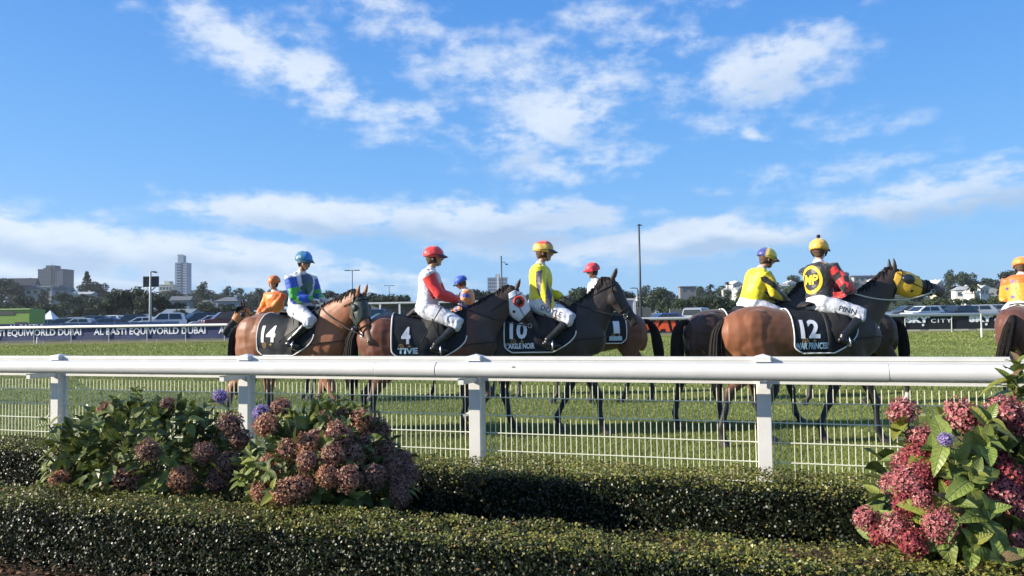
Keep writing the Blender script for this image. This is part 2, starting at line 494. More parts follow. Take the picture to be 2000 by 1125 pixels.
def make_ground():
    g = lambda a, n, p: np.sign(np.linspace(-1, 1, n)) * np.abs(np.linspace(-1, 1, n)) ** p * a
    xs = g(1290, 161, 2.6)
    ys = np.concatenate([-g(290, 21, 2)[11:][::-1], np.linspace(0, 100, 41), 100 + (np.linspace(0, 1, 60)[1:]) ** 2.2 * 1290])
    ys = np.unique(ys)
    X, Y = np.meshgrid(xs, ys)
    Z = gz(X, Y)
    nx, ny = len(xs), len(ys)
    V = np.stack([X, Y, Z], -1).reshape(-1, 3)
    f = [(j * nx + i, j * nx + i + 1, (j + 1) * nx + i + 1, (j + 1) * nx + i) for j in range(ny - 1) for i in range(nx - 1)]
    me = bpy.data.meshes.new('grass_ground'); me.from_pydata(V.tolist(), [], f)
    me.materials.append(ground_material())
    me.polygons.foreach_set('use_smooth', [True] * len(f))
    tag(link('ground', me), kind='structure')
make_ground()

ANG = math.atan(.33)
def grass_blades():
    r = np.random.default_rng(3)
    P = []
    for (y0, y1, dens) in ((5.6, 8.2, 2600), (8.2, 11.5, 2300), (11.5, 16.5, 1100), (16.5, 24, 420), (24, 53, 70)):
        x0, x1 = -.76 * y1 - .5, .76 * y1 + .5
        n = int((x1 - x0) * (y1 - y0) * dens)
        x = r.uniform(x0, x1, n); y = r.uniform(y0, y1, n)
        k = (np.abs(x) < .74 * y + .5) & (y > 6.4 - .33 * x)
        P.append(np.stack([x[k], y[k]], 1))
    P = np.concatenate(P); n = len(P)
    h = r.uniform(.02, .05, n) * (1 + np.maximum(P[:, 1] - 18, 0) * .02) * (1 + .35 * vnoise(np.c_[P, np.zeros(n)], .5, 5))
    w = r.uniform(.004, .008, n) * (1 + np.maximum(P[:, 1] - 10, 0) * .12)
    a = r.uniform(0, PI, n); lean = r.normal(0, .022, (n, 2))
    z = gz(P[:, 0], P[:, 1])
    dx, dy = np.cos(a) * w, np.sin(a) * w
    V = np.empty((n, 3, 3))
    V[:, 0] = np.c_[P[:, 0] - dx, P[:, 1] - dy, z - .002]
    V[:, 1] = np.c_[P[:, 0] + dx, P[:, 1] + dy, z - .002]
    V[:, 2] = np.c_[P[:, 0] + lean[:, 0], P[:, 1] + lean[:, 1], z + h]
    k = r.uniform(0, 1, n)[:, None]; pale = (r.uniform(0, 1, n) < .05)[:, None]
    cols = (1 - k) * np.array([.12, .165, .035]) + k * np.array([.29, .32, .085])
    cols = np.where(pale, np.array([.36, .34, .16]), cols)
    cols = cols * (1 + .10 * vnoise(np.c_[P, np.zeros(n)], .22, 8) + .06 * np.sign(np.sin((P[:, 1] + .1 * P[:, 0]) * 1.1)) + .07 * vnoise(np.c_[P, np.zeros(n)], 1.3, 9))[:, None]
    m = mat('grass_blade', rough=.55, spec=.35, attr=True, trans=.35)
    tag(link('turf_grass', quads_mesh('turf_grass', V, m, 3, cols=cols)), 'short green racecourse turf growing under and around the horses', 'grass', kind='stuff')
grass_blades()

# garden bed in front of the fence
M_soil = mat('soil', (.05, .032, .02), .95, .1, var=.4, vscale=14, bump=.8, bscale=30, bump_d=.04, col2=(.10, .06, .04))
def frame(c):   # local x runs along the fence to the right, y away from the camera
    return Matrix.Translation((0, c, 0)) @ Matrix.Rotation(-ANG, 4, 'Z')
def bed():
    b = MB(); xs = np.linspace(-12, 7, 60); ys = np.linspace(-7, 2.2, 40)
    F4 = frame(3.7); vs = []
    for y in ys:
        for x in xs:
            p = F4 @ Vector((x, y, 0)); z = .14 + .02 * math.sin(x * 3 + y * 5) + .012 * math.sin(x * 11 - y * 7)
            vs.append((p.x, p.y, z))
    n = len(xs)
    b.add(vs, [(j * n + i, j * n + i + 1, (j + 1) * n + i + 1, (j + 1) * n + i) for j in range(len(ys) - 1) for i in range(n - 1)])
    tag(b.build('garden_bed', M_soil, smooth=True), kind='structure')
    r = np.random.default_rng(5); n = 9000
    p = np.c_[r.uniform(-4.5, 1.0, n), r.uniform(2.6, 5.2, n)]
    s = r.uniform(.008, .03, n); a = r.uniform(0, 6.28, n); asp = r.uniform(.25, .6, n)
    base = np.c_[p, np.full(n, .155) + r.uniform(0, .02, n)]
    d1 = np.c_[np.cos(a) * s, np.sin(a) * s, r.normal(0, .3, n) * s]; d2 = np.c_[-np.sin(a) * s * asp, np.cos(a) * s * asp, r.normal(0, .3, n) * s]
    V = np.stack([base - d1, base + d2, base + d1, base - d2], 1)
    k = r.uniform(0, 1, n)[:, None]
    cols = (1 - k) * np.array([.06, .03, .018]) + k * np.array([.26, .15, .09])
    tag(link('bark_mulch', quads_mesh('bark_mulch', V, mat('bark_chip', rough=.9, spec=.1, attr=True), 4, cols=cols)),
        'brown bark mulch and dry leaf litter at the foot of the front hedge', 'mulch', kind='stuff')
bed()

# ================================================================== near running rail
M_white = mat('white_powder_coat', (.66, .645, .605), .40, .5, var=.07, vscale=4, bump=.06, bscale=50)
M_pvc = mat('white_pvc', (.64, .63, .605), .30, .5, var=.06, vscale=5, bump=.03, bscale=30)
M_wire = mat('cream_wire', (.74, .74, .60), .4, .5)
M_gap = mat('dark_joint', (.07, .07, .07), .8, .2)
FENCE_C = 6.68
POST_X = [-.34 + 2.4 * k for k in range(-7, 4)]
def make_fence():
    e = thing('rail_fence', 'long white crowd fence with fat round plastic rail, square posts and wire mesh infill', 'fence', (0, FENCE_C, 0), -ANG)
    pb = MB()
    pb.box((0, 0, .585), (.108, .12, 1.25), 0)
    c = [(-.062, -.068), (.062, -.068), (.062, .068), (-.062, .068)]
    pb.add([(x, y, 1.208) for x, y in c] + [(x, y, 1.246) for x, y in c] + [(0, 0, 1.266)],
           [(0, 1, 2, 3)] + [(i, 4 + i, 4 + (i + 1) % 4, (i + 1) % 4)[::-1] for i in range(4)] + [(4 + i, 4 + (i + 1) % 4, 8) for i in range(4)])
    pm = evaluated(pb, [('BEVEL', dict(width=.006, segments=2))], 'post'); pm.materials.append(M_white)
    bb = MB()
    bb.box((.0, -.215, 1.05), (.05, .31, .05))
    bm_ = bb.mesh('bracket', [M_white])
    for x in POST_X:
        p = link('post', pm, e, (x, 0, 0)); link('bracket', bm_, p)
    L0, L1 = POST_X[0], POST_X[-1]
    for a, b in zip(POST_X[:-1], POST_X[1:]):
        t = MB()
        t.box(((a + b) / 2, .015, 1.228), (b - a - .09, .055, .03)); t.box(((a + b) / 2, .003, 1.195), (b - a - .09, .05, .03))
        t.build('top_beam', M_white, e)
        t = MB(); t.box(((a + b) / 2, .0, 1.075), (b - a - .09, .05, .085)); t.build('lower_beam', M_white, e)
        if a < -.5 and b > -.5:
            pass
        w = MB(); n = 47; xs = [a + .07 + i * (b - a - .14) / n for i in range(n + 1)]
        for x in xs: w.box((x, .018, .58), (.0058, .0058, .985))
        for z in (.886, .731, .578, .425, .270, .115): w.box(((a + b) / 2, .012, z), (b - a - .1, .0072, .0072))
        w.build('wire_mesh', M_wire, e)
    # round rail in lengths, with a sleeve and an expansion joint
    rr = .0645; yy = -.365; zz = 1.147
    cuts = [L0 - 1, -7.6, -1.12, -.545, 2.9, L1 + 1.5]
    for i, (a, b) in enumerate(zip(cuts[:-1], cuts[1:])):
        k = 1.025 if i == 2 else (1.03 if i == 3 else 1.0)
        g = .006 if i == 2 else .0
        t = MB(); t.loft([(a, yy, zz), (a + .004, yy, zz), (b - .004 - g, yy, zz), (b - g, yy, zz)], [rr * k * .97, rr * k, rr * k, rr * k * .96], seg=40, lat=(0, 0, 1), cap=.0)
        t.build('round_rail', M_pvc, e, smooth=False)
    t = MB(); t.loft([(-.56, yy, zz), (-.53, yy, zz)], rr * .93, seg=32, lat=(0, 0, 1)); t.build('joint', M_gap, e)
    t = MB()      # scuffs on the rail
    for (x, s) in ((.14, .012), (.155, .008), (.13, .006)):
        t.ball((x, yy - rr * .93 * 1.03, zz + .02 + s), (s * .5, .002, s), 6, 4)
    t.build('chip_mark', mat('scuff', (.25, .23, .22), .8), e)
make_fence()

# ================================================================== clipped box hedges
M_leaf = mat('box_leaf', rough=.42, spec=.42, attr=True, trans=.10)
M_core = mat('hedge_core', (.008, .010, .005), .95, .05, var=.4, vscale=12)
def make_hedge(label, c, wid, top, x0, x1, dens, seed, size):
    e = thing('clipped_hedge', label, 'hedge', (0, c, 0), -ANG)
    r = np.random.default_rng(seed); z0 = .15
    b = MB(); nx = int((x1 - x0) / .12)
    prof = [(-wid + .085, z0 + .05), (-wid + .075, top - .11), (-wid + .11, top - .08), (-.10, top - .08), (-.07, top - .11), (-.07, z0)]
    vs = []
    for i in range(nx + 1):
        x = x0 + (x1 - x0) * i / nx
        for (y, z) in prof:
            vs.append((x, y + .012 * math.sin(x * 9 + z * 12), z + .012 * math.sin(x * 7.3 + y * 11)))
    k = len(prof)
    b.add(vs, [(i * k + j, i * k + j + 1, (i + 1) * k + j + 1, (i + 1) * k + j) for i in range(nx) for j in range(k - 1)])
    b.build('shade_core', M_core, e)  # near-black box standing in for shade inside the hedge, no twigs modelled
    def lump(x, y, z):
        p = np.c_[x, y, z]
        return .016 * vnoise(p, 1.1, seed) + .016 * vnoise(p, 4.0, seed + 1) + .008 * vnoise(p, 11, seed + 2)
    parts = []
    def face(n, kind):
        x = r.uniform(x0, x1, n)
        if kind == 'front':
            z = z0 + (top - z0) * (1 - r.uniform(0, 1, n) ** 1.0); y = np.full(n, -wid); nn = np.tile([0, -1, .15], (n, 1))
        elif kind == 'top':
            y = -wid * r.uniform(0, 1, n); z = np.full(n, top); nn = np.tile([0, -.05, 1], (n, 1))
        else:
            z = r.uniform(z0, top, n); y = np.zeros(n); nn = np.tile([0, 1, .1], (n, 1))
        d = lump(x, y, z) - np.abs(r.normal(0, .024, n)) + (r.uniform(0, 1, n) < .05) * r.uniform(0, .03, n)
        # rounded shoulders
        ey = np.minimum(np.minimum(wid + y, -y) / .05, 1) if kind == 'top' else 1.0
        if kind == 'top': z = z + d - .028 * (1 - ey) ** 2
        else:
            y = y + np.sign(nn[:, 1]) * d; ez = np.minimum((top - z) / .05, 1); y = y - np.sign(nn[:, 1]) * .03 * (1 - ez) ** 2
            under = np.clip((z0 + .06 + .05 * vnoise(np.c_[x, x * 0, x * 0], .9, seed + 4) - z) / .06, 0, 1)
            keep = r.uniform(0, 1, n) > under * .93
            x, y, z, nn = x[keep], y[keep], z[keep], nn[keep]
        return x, y, z, nn
    for kind, area in (('front', (x1 - x0) * (top - z0)), ('top', (x1 - x0) * wid), ('back', (x1 - x0) * .12)):
        x, y, z, nn = face(int(area * dens), kind)
        n = len(x); P = np.c_[x, y, z]
        nn = nn + r.normal(0, .62, (n, 3)); nn /= np.linalg.norm(nn, axis=1)[:, None]
        t = r.normal(0, 1, (n, 3)) + np.array([0, 0, .8]); t -= nn * (t * nn).sum(1)[:, None]; t /= np.linalg.norm(t, axis=1)[:, None]
        s = np.cross(nn, t)
        L_ = (r.uniform(.7, 1.25, n) * size)[:, None]; w = L_ * .34
        V = np.stack([P - t * L_ * .5, P + s * w + nn * L_ * .08, P + t * L_ * .5, P - s * w + nn * L_ * .08], 1)
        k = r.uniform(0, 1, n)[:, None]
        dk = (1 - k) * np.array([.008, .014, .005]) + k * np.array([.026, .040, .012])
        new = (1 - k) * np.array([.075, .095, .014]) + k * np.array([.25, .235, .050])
        pn = .70 if kind == 'top' else .02  # new growth plus painted sunlight on top; shade painted into the darker face
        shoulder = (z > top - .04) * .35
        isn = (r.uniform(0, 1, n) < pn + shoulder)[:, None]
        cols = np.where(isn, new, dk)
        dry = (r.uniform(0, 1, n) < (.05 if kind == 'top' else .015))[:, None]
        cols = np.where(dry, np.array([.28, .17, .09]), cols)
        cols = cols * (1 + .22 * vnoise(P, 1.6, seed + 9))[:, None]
        parts.append((V, cols))
    V = np.concatenate([p[0] for p in parts]); cols = np.concatenate([p[1] for p in parts])
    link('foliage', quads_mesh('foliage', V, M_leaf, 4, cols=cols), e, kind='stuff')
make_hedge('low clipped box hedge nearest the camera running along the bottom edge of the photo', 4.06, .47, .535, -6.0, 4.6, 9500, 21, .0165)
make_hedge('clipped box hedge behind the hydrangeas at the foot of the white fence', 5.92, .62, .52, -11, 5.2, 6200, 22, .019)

# ================================================================== clear sea air between here and the hills
def haze():
    b = MB(); b.box((0, 500, 54.5), (2600, 1800, 111))
    m = bpy.data.materials.new('sea_air'); m.use_nodes = True; t = m.node_tree
    for n in list(t.nodes): t.nodes.remove(n)
    v = N(t, 'ShaderNodeVolumePrincipled'); v.inputs['Density'].default_value = HAZE; v.inputs['Color'].default_value = (.80, .89, 1, 1); v.inputs['Anisotropy'].default_value = .2
    o = N(t, 'ShaderNodeOutputMaterial'); t.links.new(v.outputs[0], o.inputs['Volume'])
    h = b.build('haze', m, kind='stuff'); h['label'] = 'thin blue haze of sea air lying over the racecourse and hills'; h['category'] = 'haze'
HAZE = .00017
haze()
# ================================================================== far running rail and its banners
M_navy = mat('navy_banner', (.030, .045, .125), .6, .3, var=.15, vscale=.8, bump=.15, bscale=1.5, bump_d=.05)
M_blkb = mat('black_banner', (.016, .018, .022), .6, .3, bump=.1, bscale=2)
M_letter = mat('white_lettering', (.80, .82, .86), .6, .3)
M_orange = mat('red_orange_lettering', (.70, .09, .03), .6, .3)
M_greyw = mat('grey_post', (.45, .46, .44), .5, .4)
M_dark = mat('dark_metal', (.04, .045, .05), .5, .5)
M_pale = mat('pale_board', (.42, .42, .34), .7, .2)
RA, RB = Vector((-36.2, 58.0, 0)), Vector((26.2, 52.0, 0))
RD = (RB - RA).normalized(); RANG = math.atan2(RD.y, RD.x)
def rail_pt(s): return RA + RD * s
def s_of_px(px):
    t = (px - 1000) / 1500; return (t * RA.y - RA.x) / (RD.x - t * RD.y)
def far_rail():
    e = thing('running_rail', 'white running rail on slim posts along the far side of the turf', 'rail', (RA.x, RA.y, .35), RANG)
    s0, s1 = -30, 95
    MB().loft([(s0, 0, 1.22), (s1, 0, 1.22)], .10, .07, seg=14, lat=(0, 1, 0)).build('rail', M_pvc, e, True)
    pm = MB(); pm.loft([(0, .10, -.1), (0, .08, .85), (0, .04, 1.08), (0, 0, 1.18)], .035, seg=8); pm = pm.mesh('post', [M_greyw])
    s = s_of_px(65) - 9 * 3.0
    while s < s1:
        link('post', pm, e, (s, 0, 0)); s += 3.0
far_rail()
def banner(label, px0, px1, mt, texts, foot=None):
    a, b = s_of_px(px0), s_of_px(px1); A = rail_pt(a)
    e = thing('banner', label, 'banner', (A.x - RD.y * .13, A.y + RD.x * .13, .35), RANG)
    L_ = b - a; n = max(int(L_ / .5), 2)
    vs = []; 
    for i in range(n + 1):
        x = L_ * i / n; w = .012 * math.sin(x * 2.1)
        vs += [(x, w, .25), (x, w + .01, 1.16), (x, w + .02, .25), (x, w + .03, 1.16)]
    fs = []
    for i in range(n):
        k = 4 * i; fs += [(k, k + 4, k + 5, k + 1), (k + 2, k + 3, k + 7, k + 6), (k + 1, k + 5, k + 7, k + 3), (k, k + 2, k + 6, k + 4)]
    MB().add(vs, fs).build('banner_sheet', mt, e)
    fr = MB()
    for i in range(int(L_ / 3) + 1): fr.box((i * 3.0 + .4, .08, .55), (.04, .04, 1.25))
    for i in range(int(L_ / 3) + 1): 
        MB().box((i * 3.0 + .4, .08, .55), (.04, .04, 1.2)).build('stake', M_greyw, e)
    for (px, txt, hgt, wid, z, m_, bold, shear) in texts:
        x = s_of_px(px) - a
        v_, f_ = flat(text_shape(txt, bold, shear), hgt, (x, -.012, z), (1, 0, 0), (0, 0, 1), .02, wid)
        MB().add(v_, f_).build('lettering', m_, e)
    if foot:
        q = MB(); x = 0
        while x < L_ - 2.6:
            q.box((x + 1.3, -.03, .19), (2.5, .03, .11)); MB().box((x + 1.3, -.03, .19), (2.5, .03, .11)).build('foot_board', M_pale, e); x += 3.1
    return e
sp = s_of_px(180); per = 9.75
tx = []
def px_of_s(s):
    p = rail_pt(s); return p.x / p.y * 1500 + 1000
for k in range(-3, 4):
    c = sp + 4.43 + per * k
    tx.append((px_of_s(c), 'AL BASTI EQUIWORLD DUBAI', .58, 8.75, .79, M_letter, .022, 0))
banner('long navy banner lettered AL BASTI EQUIWORLD DUBAI under the far rail', -420, 1215, M_navy, tx)
banner('black banner with big red-orange letters under the far rail', 1225, 1440, M_blkb, [(1303, 'MAW', .80, 3.5, .70, M_orange, .06, .25)])
def sky_city():
    e = banner('black banner lettered SKYCITY in white under the far rail', 1445, 2400, M_blkb, [], True)
    a = s_of_px(1445); x = s_of_px(1768) - a - 4.05 * 2
    while x < s_of_px(2380) - a:
        q = MB()
        v_, f_ = flat(text_shape('SKY', .075, 0, 1.12), .46, (x + .78, -.012, .92), (1, 0, 0), (0, 0, 1), .02, 1.5); q.add(v_, f_)
        v_, f_ = flat(ring_shape(0.001, 1, 14), .085, (x + 1.12, -.012, .545), (1, 0, 0), (0, 0, 1), .02); q.add(v_, f_)
        v_, f_ = flat(ring_shape(0.001, 1, 14), .085, (x + 1.50, -.012, 1.10), (1, 0, 0), (0, 0, 1), .022); q.add(v_, f_)
        v_, f_ = flat(text_shape('CITY', .02, 0, 1.35), .26, (x + 2.30, -.012, .82), (1, 0, 0), (0, 0, 1), .02, 1.32); q.add(v_, f_)
        q.build('lettering', M_letter, e); x += 4.05
sky_city()
def marker_post():
    p = at(1917, 640, 42); e = thing('marker_post', 'pale green and white marker post beside the horse walking away', 'post', (p.x, 42, gzf(p.x, 42)))
    MB().loft([(0, 0, -.1), (0, 0, .5)], .055, seg=10).build('lower_sleeve', M_pvc, e); MB().loft([(0, 0, .5), (0, 0, 1.28)], .04, seg=10).build('shaft', M_greyw, e)
    p = at(70, 640, 57); e = thing('marker_post', 'short white marker peg at the foot of the navy banner', 'post', (p.x, 57.2, gzf(p.x, 57)))
    MB().loft([(0, 0, -.1), (0, 0, .45)], .07, seg=10).build('peg', M_pvc, e); MB().ball((0, 0, .47), .07, 10, 5).build('cap', M_pvc, e)
marker_post()
def back_fence():
    a = at(84, 632, 64); b = at(350, 621, 70); d = (b - a); d.z = 0; L_ = d.length; ang = math.atan2(d.y, d.x)
    g = gzf(a.x, 64)
    e = thing('panel_fence', 'blue-grey panel fence with posts between the rail and the parked cars', 'fence', (a.x, a.y, g), ang)
    mp_ = mat('blue_grey_panel', (.17, .22, .32), .6, .3); n = int(L_ / 1.25)
    for i in range(n):
        h = (a.z - g) + (b.z - gzf(b.x, 70) - (a.z - g)) * i / n
        MB().box(((i + .5) * L_ / n, 0, h / 2), (L_ / n - .06, .04, h)).build('panel', mp_, e)
        MB().box((i * L_ / n, 0, h / 2 + .04), (.05, .07, h)).build('post', M_greyw, e)
    a2 = at(-70, 627, 69)
    e = thing('banner', 'second navy banner with white letters half hidden behind the far rail at left', 'banner', (a2.x, 69, gzf(a2.x, 69)), 0)
    MB().box((7, 0, .70), (16, .04, 1.0)).build('banner_sheet', M_navy, e)
    v_, f_ = flat(text_shape('AL BASTI EQUIWORLD', .01), .42, (7.4, -.02, .92), (1, 0, 0), (0, 0, 1), .01, 6.8); MB().add(v_, f_).build('lettering', M_letter, e)
back_fence()

# ================================================================== parked vehicles
M_glass = mat('car_glass', (.02, .03, .035), .08, .7); M_tyre = mat('tyre', (.02, .02, .02), .85, .2); M_rim = mat('alloy', (.5, .5, .52), .3, .5, metal=.8)
M_lamp = mat('headlight', (.7, .72, .72), .1, .8); M_tail = mat('tail_light', (.45, .02, .02), .2, .7)
_paint = {}
def paint(c):
    if c not in _paint: _paint[c] = mat('car_paint', c, .25, .5, coat=.6)
    return _paint[c]
PROF = {
 'suv': ([(-2.35, .55), (-2.38, .95), (-2.30, 1.08), (2.0, 1.00), (2.30, .85), (2.36, .50), (2.30, .32), (-2.25, .32)], [(-2.25, 1.06), (-2.05, 1.72), (-1.7, 1.82), (.2, 1.80), (1.05, 1.08)], .95),
 'hatch': ([(-2.05, .5), (-2.08, .85), (-1.95, .98), (1.7, .85), (2.02, .68), (2.08, .42), (2.0, .25), (-1.98, .25)], [(-1.95, .95), (-1.55, 1.42), (-1.1, 1.50), (.15, 1.47), (1.15, .90)], .86),
 'ute': ([(-2.55, .55), (-2.58, 1.08), (-.75, 1.10), (1.75, 1.08), (2.45, 1.0), (2.55, .5), (2.45, .35), (-2.5, .35)], [(-.80, 1.08), (-.65, 1.70), (-.3, 1.80), (.8, 1.78), (1.6, 1.10)], .93),
 'van': ([(-2.4, .5), (-2.42, 1.0), (-2.38, 1.15), (1.9, 1.12), (2.35, .9), (2.4, .45), (2.3, .3), (-2.3, .3)], [(-2.38, 1.13), (-2.3, 2.0), (-2.0, 2.1), (1.1, 2.08), (1.85, 1.15)], .93)}
def make_car(label, px, Y, yaw, kind='suv', col=(.6, .6, .6), group='cars in the car park behind the rail', z=None):
    p = at(px, 630, Y); g = gzf(p.x, Y)
    e = thing('parked_car', label, 'car', (p.x, Y, g), yaw, group)
    lower, cab, hw = PROF[kind]
    b = MB(); b.prism(lower, 'y', -hw, hw)
    bm_ = evaluated(b, [('BEVEL', dict(width=.09, segments=2))], 'body'); bm_.materials.append(paint(col)); bo = link('body', bm_, e)
    n = len(cab); ins = .16; vs = []
    for s in (-1, 1): vs += [(x, s * (hw - .03 - ins * (z_ - cab[0][1]) / .8), z_) for x, z_ in cab]
    roof = MB().add(vs, [tuple(range(n))[::-1], tuple(range(n, 2 * n))] + [(i, i + 1, n + i + 1, n + i) for i in range(n - 1)])
    rm = evaluated(roof, [('BEVEL', dict(width=.04, segments=2))], 'cabin'); rm.materials.append(paint(col)); link('cabin', rm, e)
    # side glass, windscreen, rear glass
    zt = cab[2][1] - .12; zb = cab[0][1] + .06
    for s in (-1, 1):
        yb = hw - .03 - ins * (zb - cab[0][1]) / .8 + .012; yt = hw - .03 - ins * (zt - cab[0][1]) / .8 + .012
        x0, x1 = cab[1][0] + .25, cab[3][0]; xf = cab[4][0] - .30
        xm = (x0 + xf) / 2 - .1
        for (aa, bb, cc, dd) in ((x0 - .12, xm - .05, xm - .05, x0 + .05), (xm + .05, xf - .08, x1 + .02, xm + .05)):
            q = [(aa, s * yb, zb), (bb, s * yb, zb), (cc, s * yt, zt), (dd, s * yt, zt)]
            MB().add(q, [(0, 1, 2, 3)] if s < 0 else [(3, 2, 1, 0)]).build('side_window', M_glass, e)
    def slab(p0, p1, name, f):
        d = Vector((p1[0] - p0[0], 0, p1[1] - p0[1])); nrm = Vector((-d.z, 0, d.x)).normalized() * f * .012
        a_ = Vector((p0[0], 0, p0[1])) + d * .14 + nrm; c_ = Vector((p0[0], 0, p0[1])) + d * .88 + nrm
        w0, w1 = hw - .16, hw - .24
        MB().add([(a_.x, -w0, a_.z), (a_.x, w0, a_.z), (c_.x, w1, c_.z), (c_.x, -w1, c_.z)], [(0, 1, 2, 3)]).build(name, M_glass, e)
    slab(cab[4], cab[3], 'windscreen', -1); slab(cab[0], cab[1], 'rear_window', 1)
    xe = lower[4][0]; xr = lower[1][0]
    for s in (-1, 1):
        MB().ball((xe - .06, s * (hw - .22), lower[4][1] - .10), (.10, .20, .09), 10, 6).build('headlight', M_lamp, e)
        MB().box((xr + .02, s * (hw - .13), lower[1][1] - .1), (.06, .16, .24)).build('tail_light', M_tail, e)
        MB().box((.95, s * (hw + .07), cab[0][1] + .05), (.12, .16, .14)).build('wing_mirror', paint(col), e)
        for x in (xr + .85, xe - .80):
            w = MB().loft([(x, s * (hw - .20), .34), (x, s * (hw + .01), .34)], .34, seg=18, lat=(1, 0, 0), cap=0).build('wheel', M_tyre, e)
            MB().loft([(x, s * (hw - .18), .34), (x, s * (hw + .025), .34)], .21, seg=12, lat=(1, 0, 0), cap=0).build('rim', M_rim, w)
    MB().box((xe + .02, 0, lower[4][1] - .18), (.05, hw * 1.0, .16)).build('grille', M_dark, e)
    MB().box((xr - .03, 0, .78), (.02, .5, .12)).build('number_plate', M_letter, e)
W_ = (.72, .73, .75); S_ = (.38, .40, .42); K_ = (.02, .022, .026); BL = (.03, .07, .20); RD_ = (.15, .02, .02); GY = (.10, .11, .12); TL = (.03, .10, .10)
make_car('large white four-wheel drive right beside the signboard pole', 318, 80, R(200), 'suv', W_)
make_car('black four-wheel drive nose to the rail, right of the large white one', 379, 82, R(228), 'suv', K_)
make_car('silver hatchback between the black four-wheel drive and the maroon pickup', 409, 80, R(206), 'hatch', (.5, .53, .58))
make_car('maroon pickup just left of the orange-hooded horse', 446, 78, R(212), 'ute', RD_)
make_car('teal hatchback above the croup of the number 4 horse', 742, 84, R(205), 'hatch', TL)
make_car('dark blue van in front of the low pavilion', 716, 92, R(185), 'van', BL)
make_car('blue hatchback behind the rail left of the brown screens', 1290, 66, R(195), 'hatch', (.05, .12, .34))
make_car('dark four-wheel drive with a pale roof seen from behind, above the dark brown croup', 1366, 68, R(60), 'suv', (.30, .33, .34))
k_ = 0
for i, (px, Y, yaw, kd, c, lb) in enumerate([
    (90, 96, 200, 'hatch', S_, 'silver hatchback at the left end of the far row of cars, near the green trailer'), (118, 92, 190, 'hatch', K_, 'black hatchback with a white tent peak behind it'), (140, 105, 200, 'suv', W_, 'small white car under the pale tree gap at left'),
    (152, 90, 188, 'hatch', (.5, .52, .5), 'pale grey hatchback low behind the panel fence'), (176, 93, 192, 'suv', GY, 'dark grey four-wheel drive third in the left row'), (203, 90, 190, 'hatch', BL, 'navy hatchback in the middle of the left row'),
    (228, 92, 186, 'hatch', S_, 'silver hatchback left of the signboard pole'), (252, 88, 190, 'suv', K_, 'black car with a long roof left of the signboard pole'), (275, 86, 192, 'hatch', W_, 'white hatchback just left of the signboard pole'),
    (205, 112, 180, 'van', W_, 'white van roof behind the left row of cars'), (232, 114, 180, 'van', S_, 'silver van roof behind the left row of cars'),
    (1800, 74, 195, 'hatch', W_, 'white hatchback beneath the stretched-out horse nose'), (1832, 76, 190, 'hatch', GY, 'dark grey car with a long roof above the SKYCITY banner'), (1868, 74, 200, 'hatch', K_, 'black hatchback in the middle of the cars above the SKYCITY banner'),
    (1900, 76, 170, 'hatch', (.30, .34, .38), 'silver-blue hatchback above the second SKYCITY lettering'), (1930, 80, 185, 'hatch', S_, 'white hatchback next to the rider at the right edge'), (1770, 80, 182, 'hatch', GY, 'silver hatchback under the throat of the number 12 horse')]):
    make_car(lb, px, Y, R(yaw), kd, c)
def trailer():
    a = at(64, 637, 75); g = gzf(a.x, 75); top = at(64, 604, 75).z - g
    e = thing('green_trailer', 'lime green catering trailer with a long dark hatch at the left edge', 'trailer', (a.x - 3.6, 76, g), R(-3))
    Mg = mat('lime_paint', (.22, .36, .07), .4, .4); b = MB(); b.box((0, 0, .55 + (top - .55) / 2), (7.2, 2.3, top - .55)); bm_ = evaluated(b, [('BEVEL', dict(width=.08, segments=2))], 'body'); bm_.materials.append(Mg); link('body', bm_, e)
    MB().box((0, -1.0, top + .03), (7.3, .5, .10)).build('roof_edge', mat('pale_green', (.45, .60, .25), .4), e)
    MB().box((1.2, -1.17, 2.0), (1.6, .05, .40)).build('hatch', M_dark, e); MB().box((0, -1.17, top - .28), (6.8, .03, .12)).build('stripe', M_dark, e)
    v_, f_ = flat(ring_shape(.6, 1, 16), .2, (-.9, -1.16, 1.95), (1, 0, 0), (0, 0, 1), .02); q = MB(); q.add(v_, f_); v_, f_ = flat(star_shape(4, .5, .2), .3, (-.9, -1.16, 1.95), (1, 0, 0), (0, 0, 1), .02); q.add(v_, f_); q.build('emblem', M_dark, e)
    for x in (-2.2, 2.2):
        w = MB().loft([(x, -1.0, .4), (x, -1.2, .4)], .38, seg=16, lat=(1, 0, 0)).build('wheel', M_tyre, e)
    MB().box((2.7, -1.17, 1.0), (1.2, .02, .25)).build('skirt_panel', M_dark, e)
trailer()
def tent():
    p = at(98, 612, 100); e = thing('tent', 'tiny white peaked tent top above the cars at left', 'tent', (p.x, 100, gzf(p.x, 100)))
    z = p.z - gzf(p.x, 100)
    MB().add([(-.9, -.9, z - .9), (.9, -.9, z - .9), (.9, .9, z - .9), (-.9, .9, z - .9), (0, 0, z + .4)], [(0, 1, 4), (1, 2, 4), (2, 3, 4), (3, 0, 4)]).build('canopy', M_letter, e)
    for x in (-.85, .85):
        for y in (-.85, .85): MB().box((x, y, (z - .9) / 2), (.06, .06, z - .9)).build('leg', M_greyw, e)
tent()

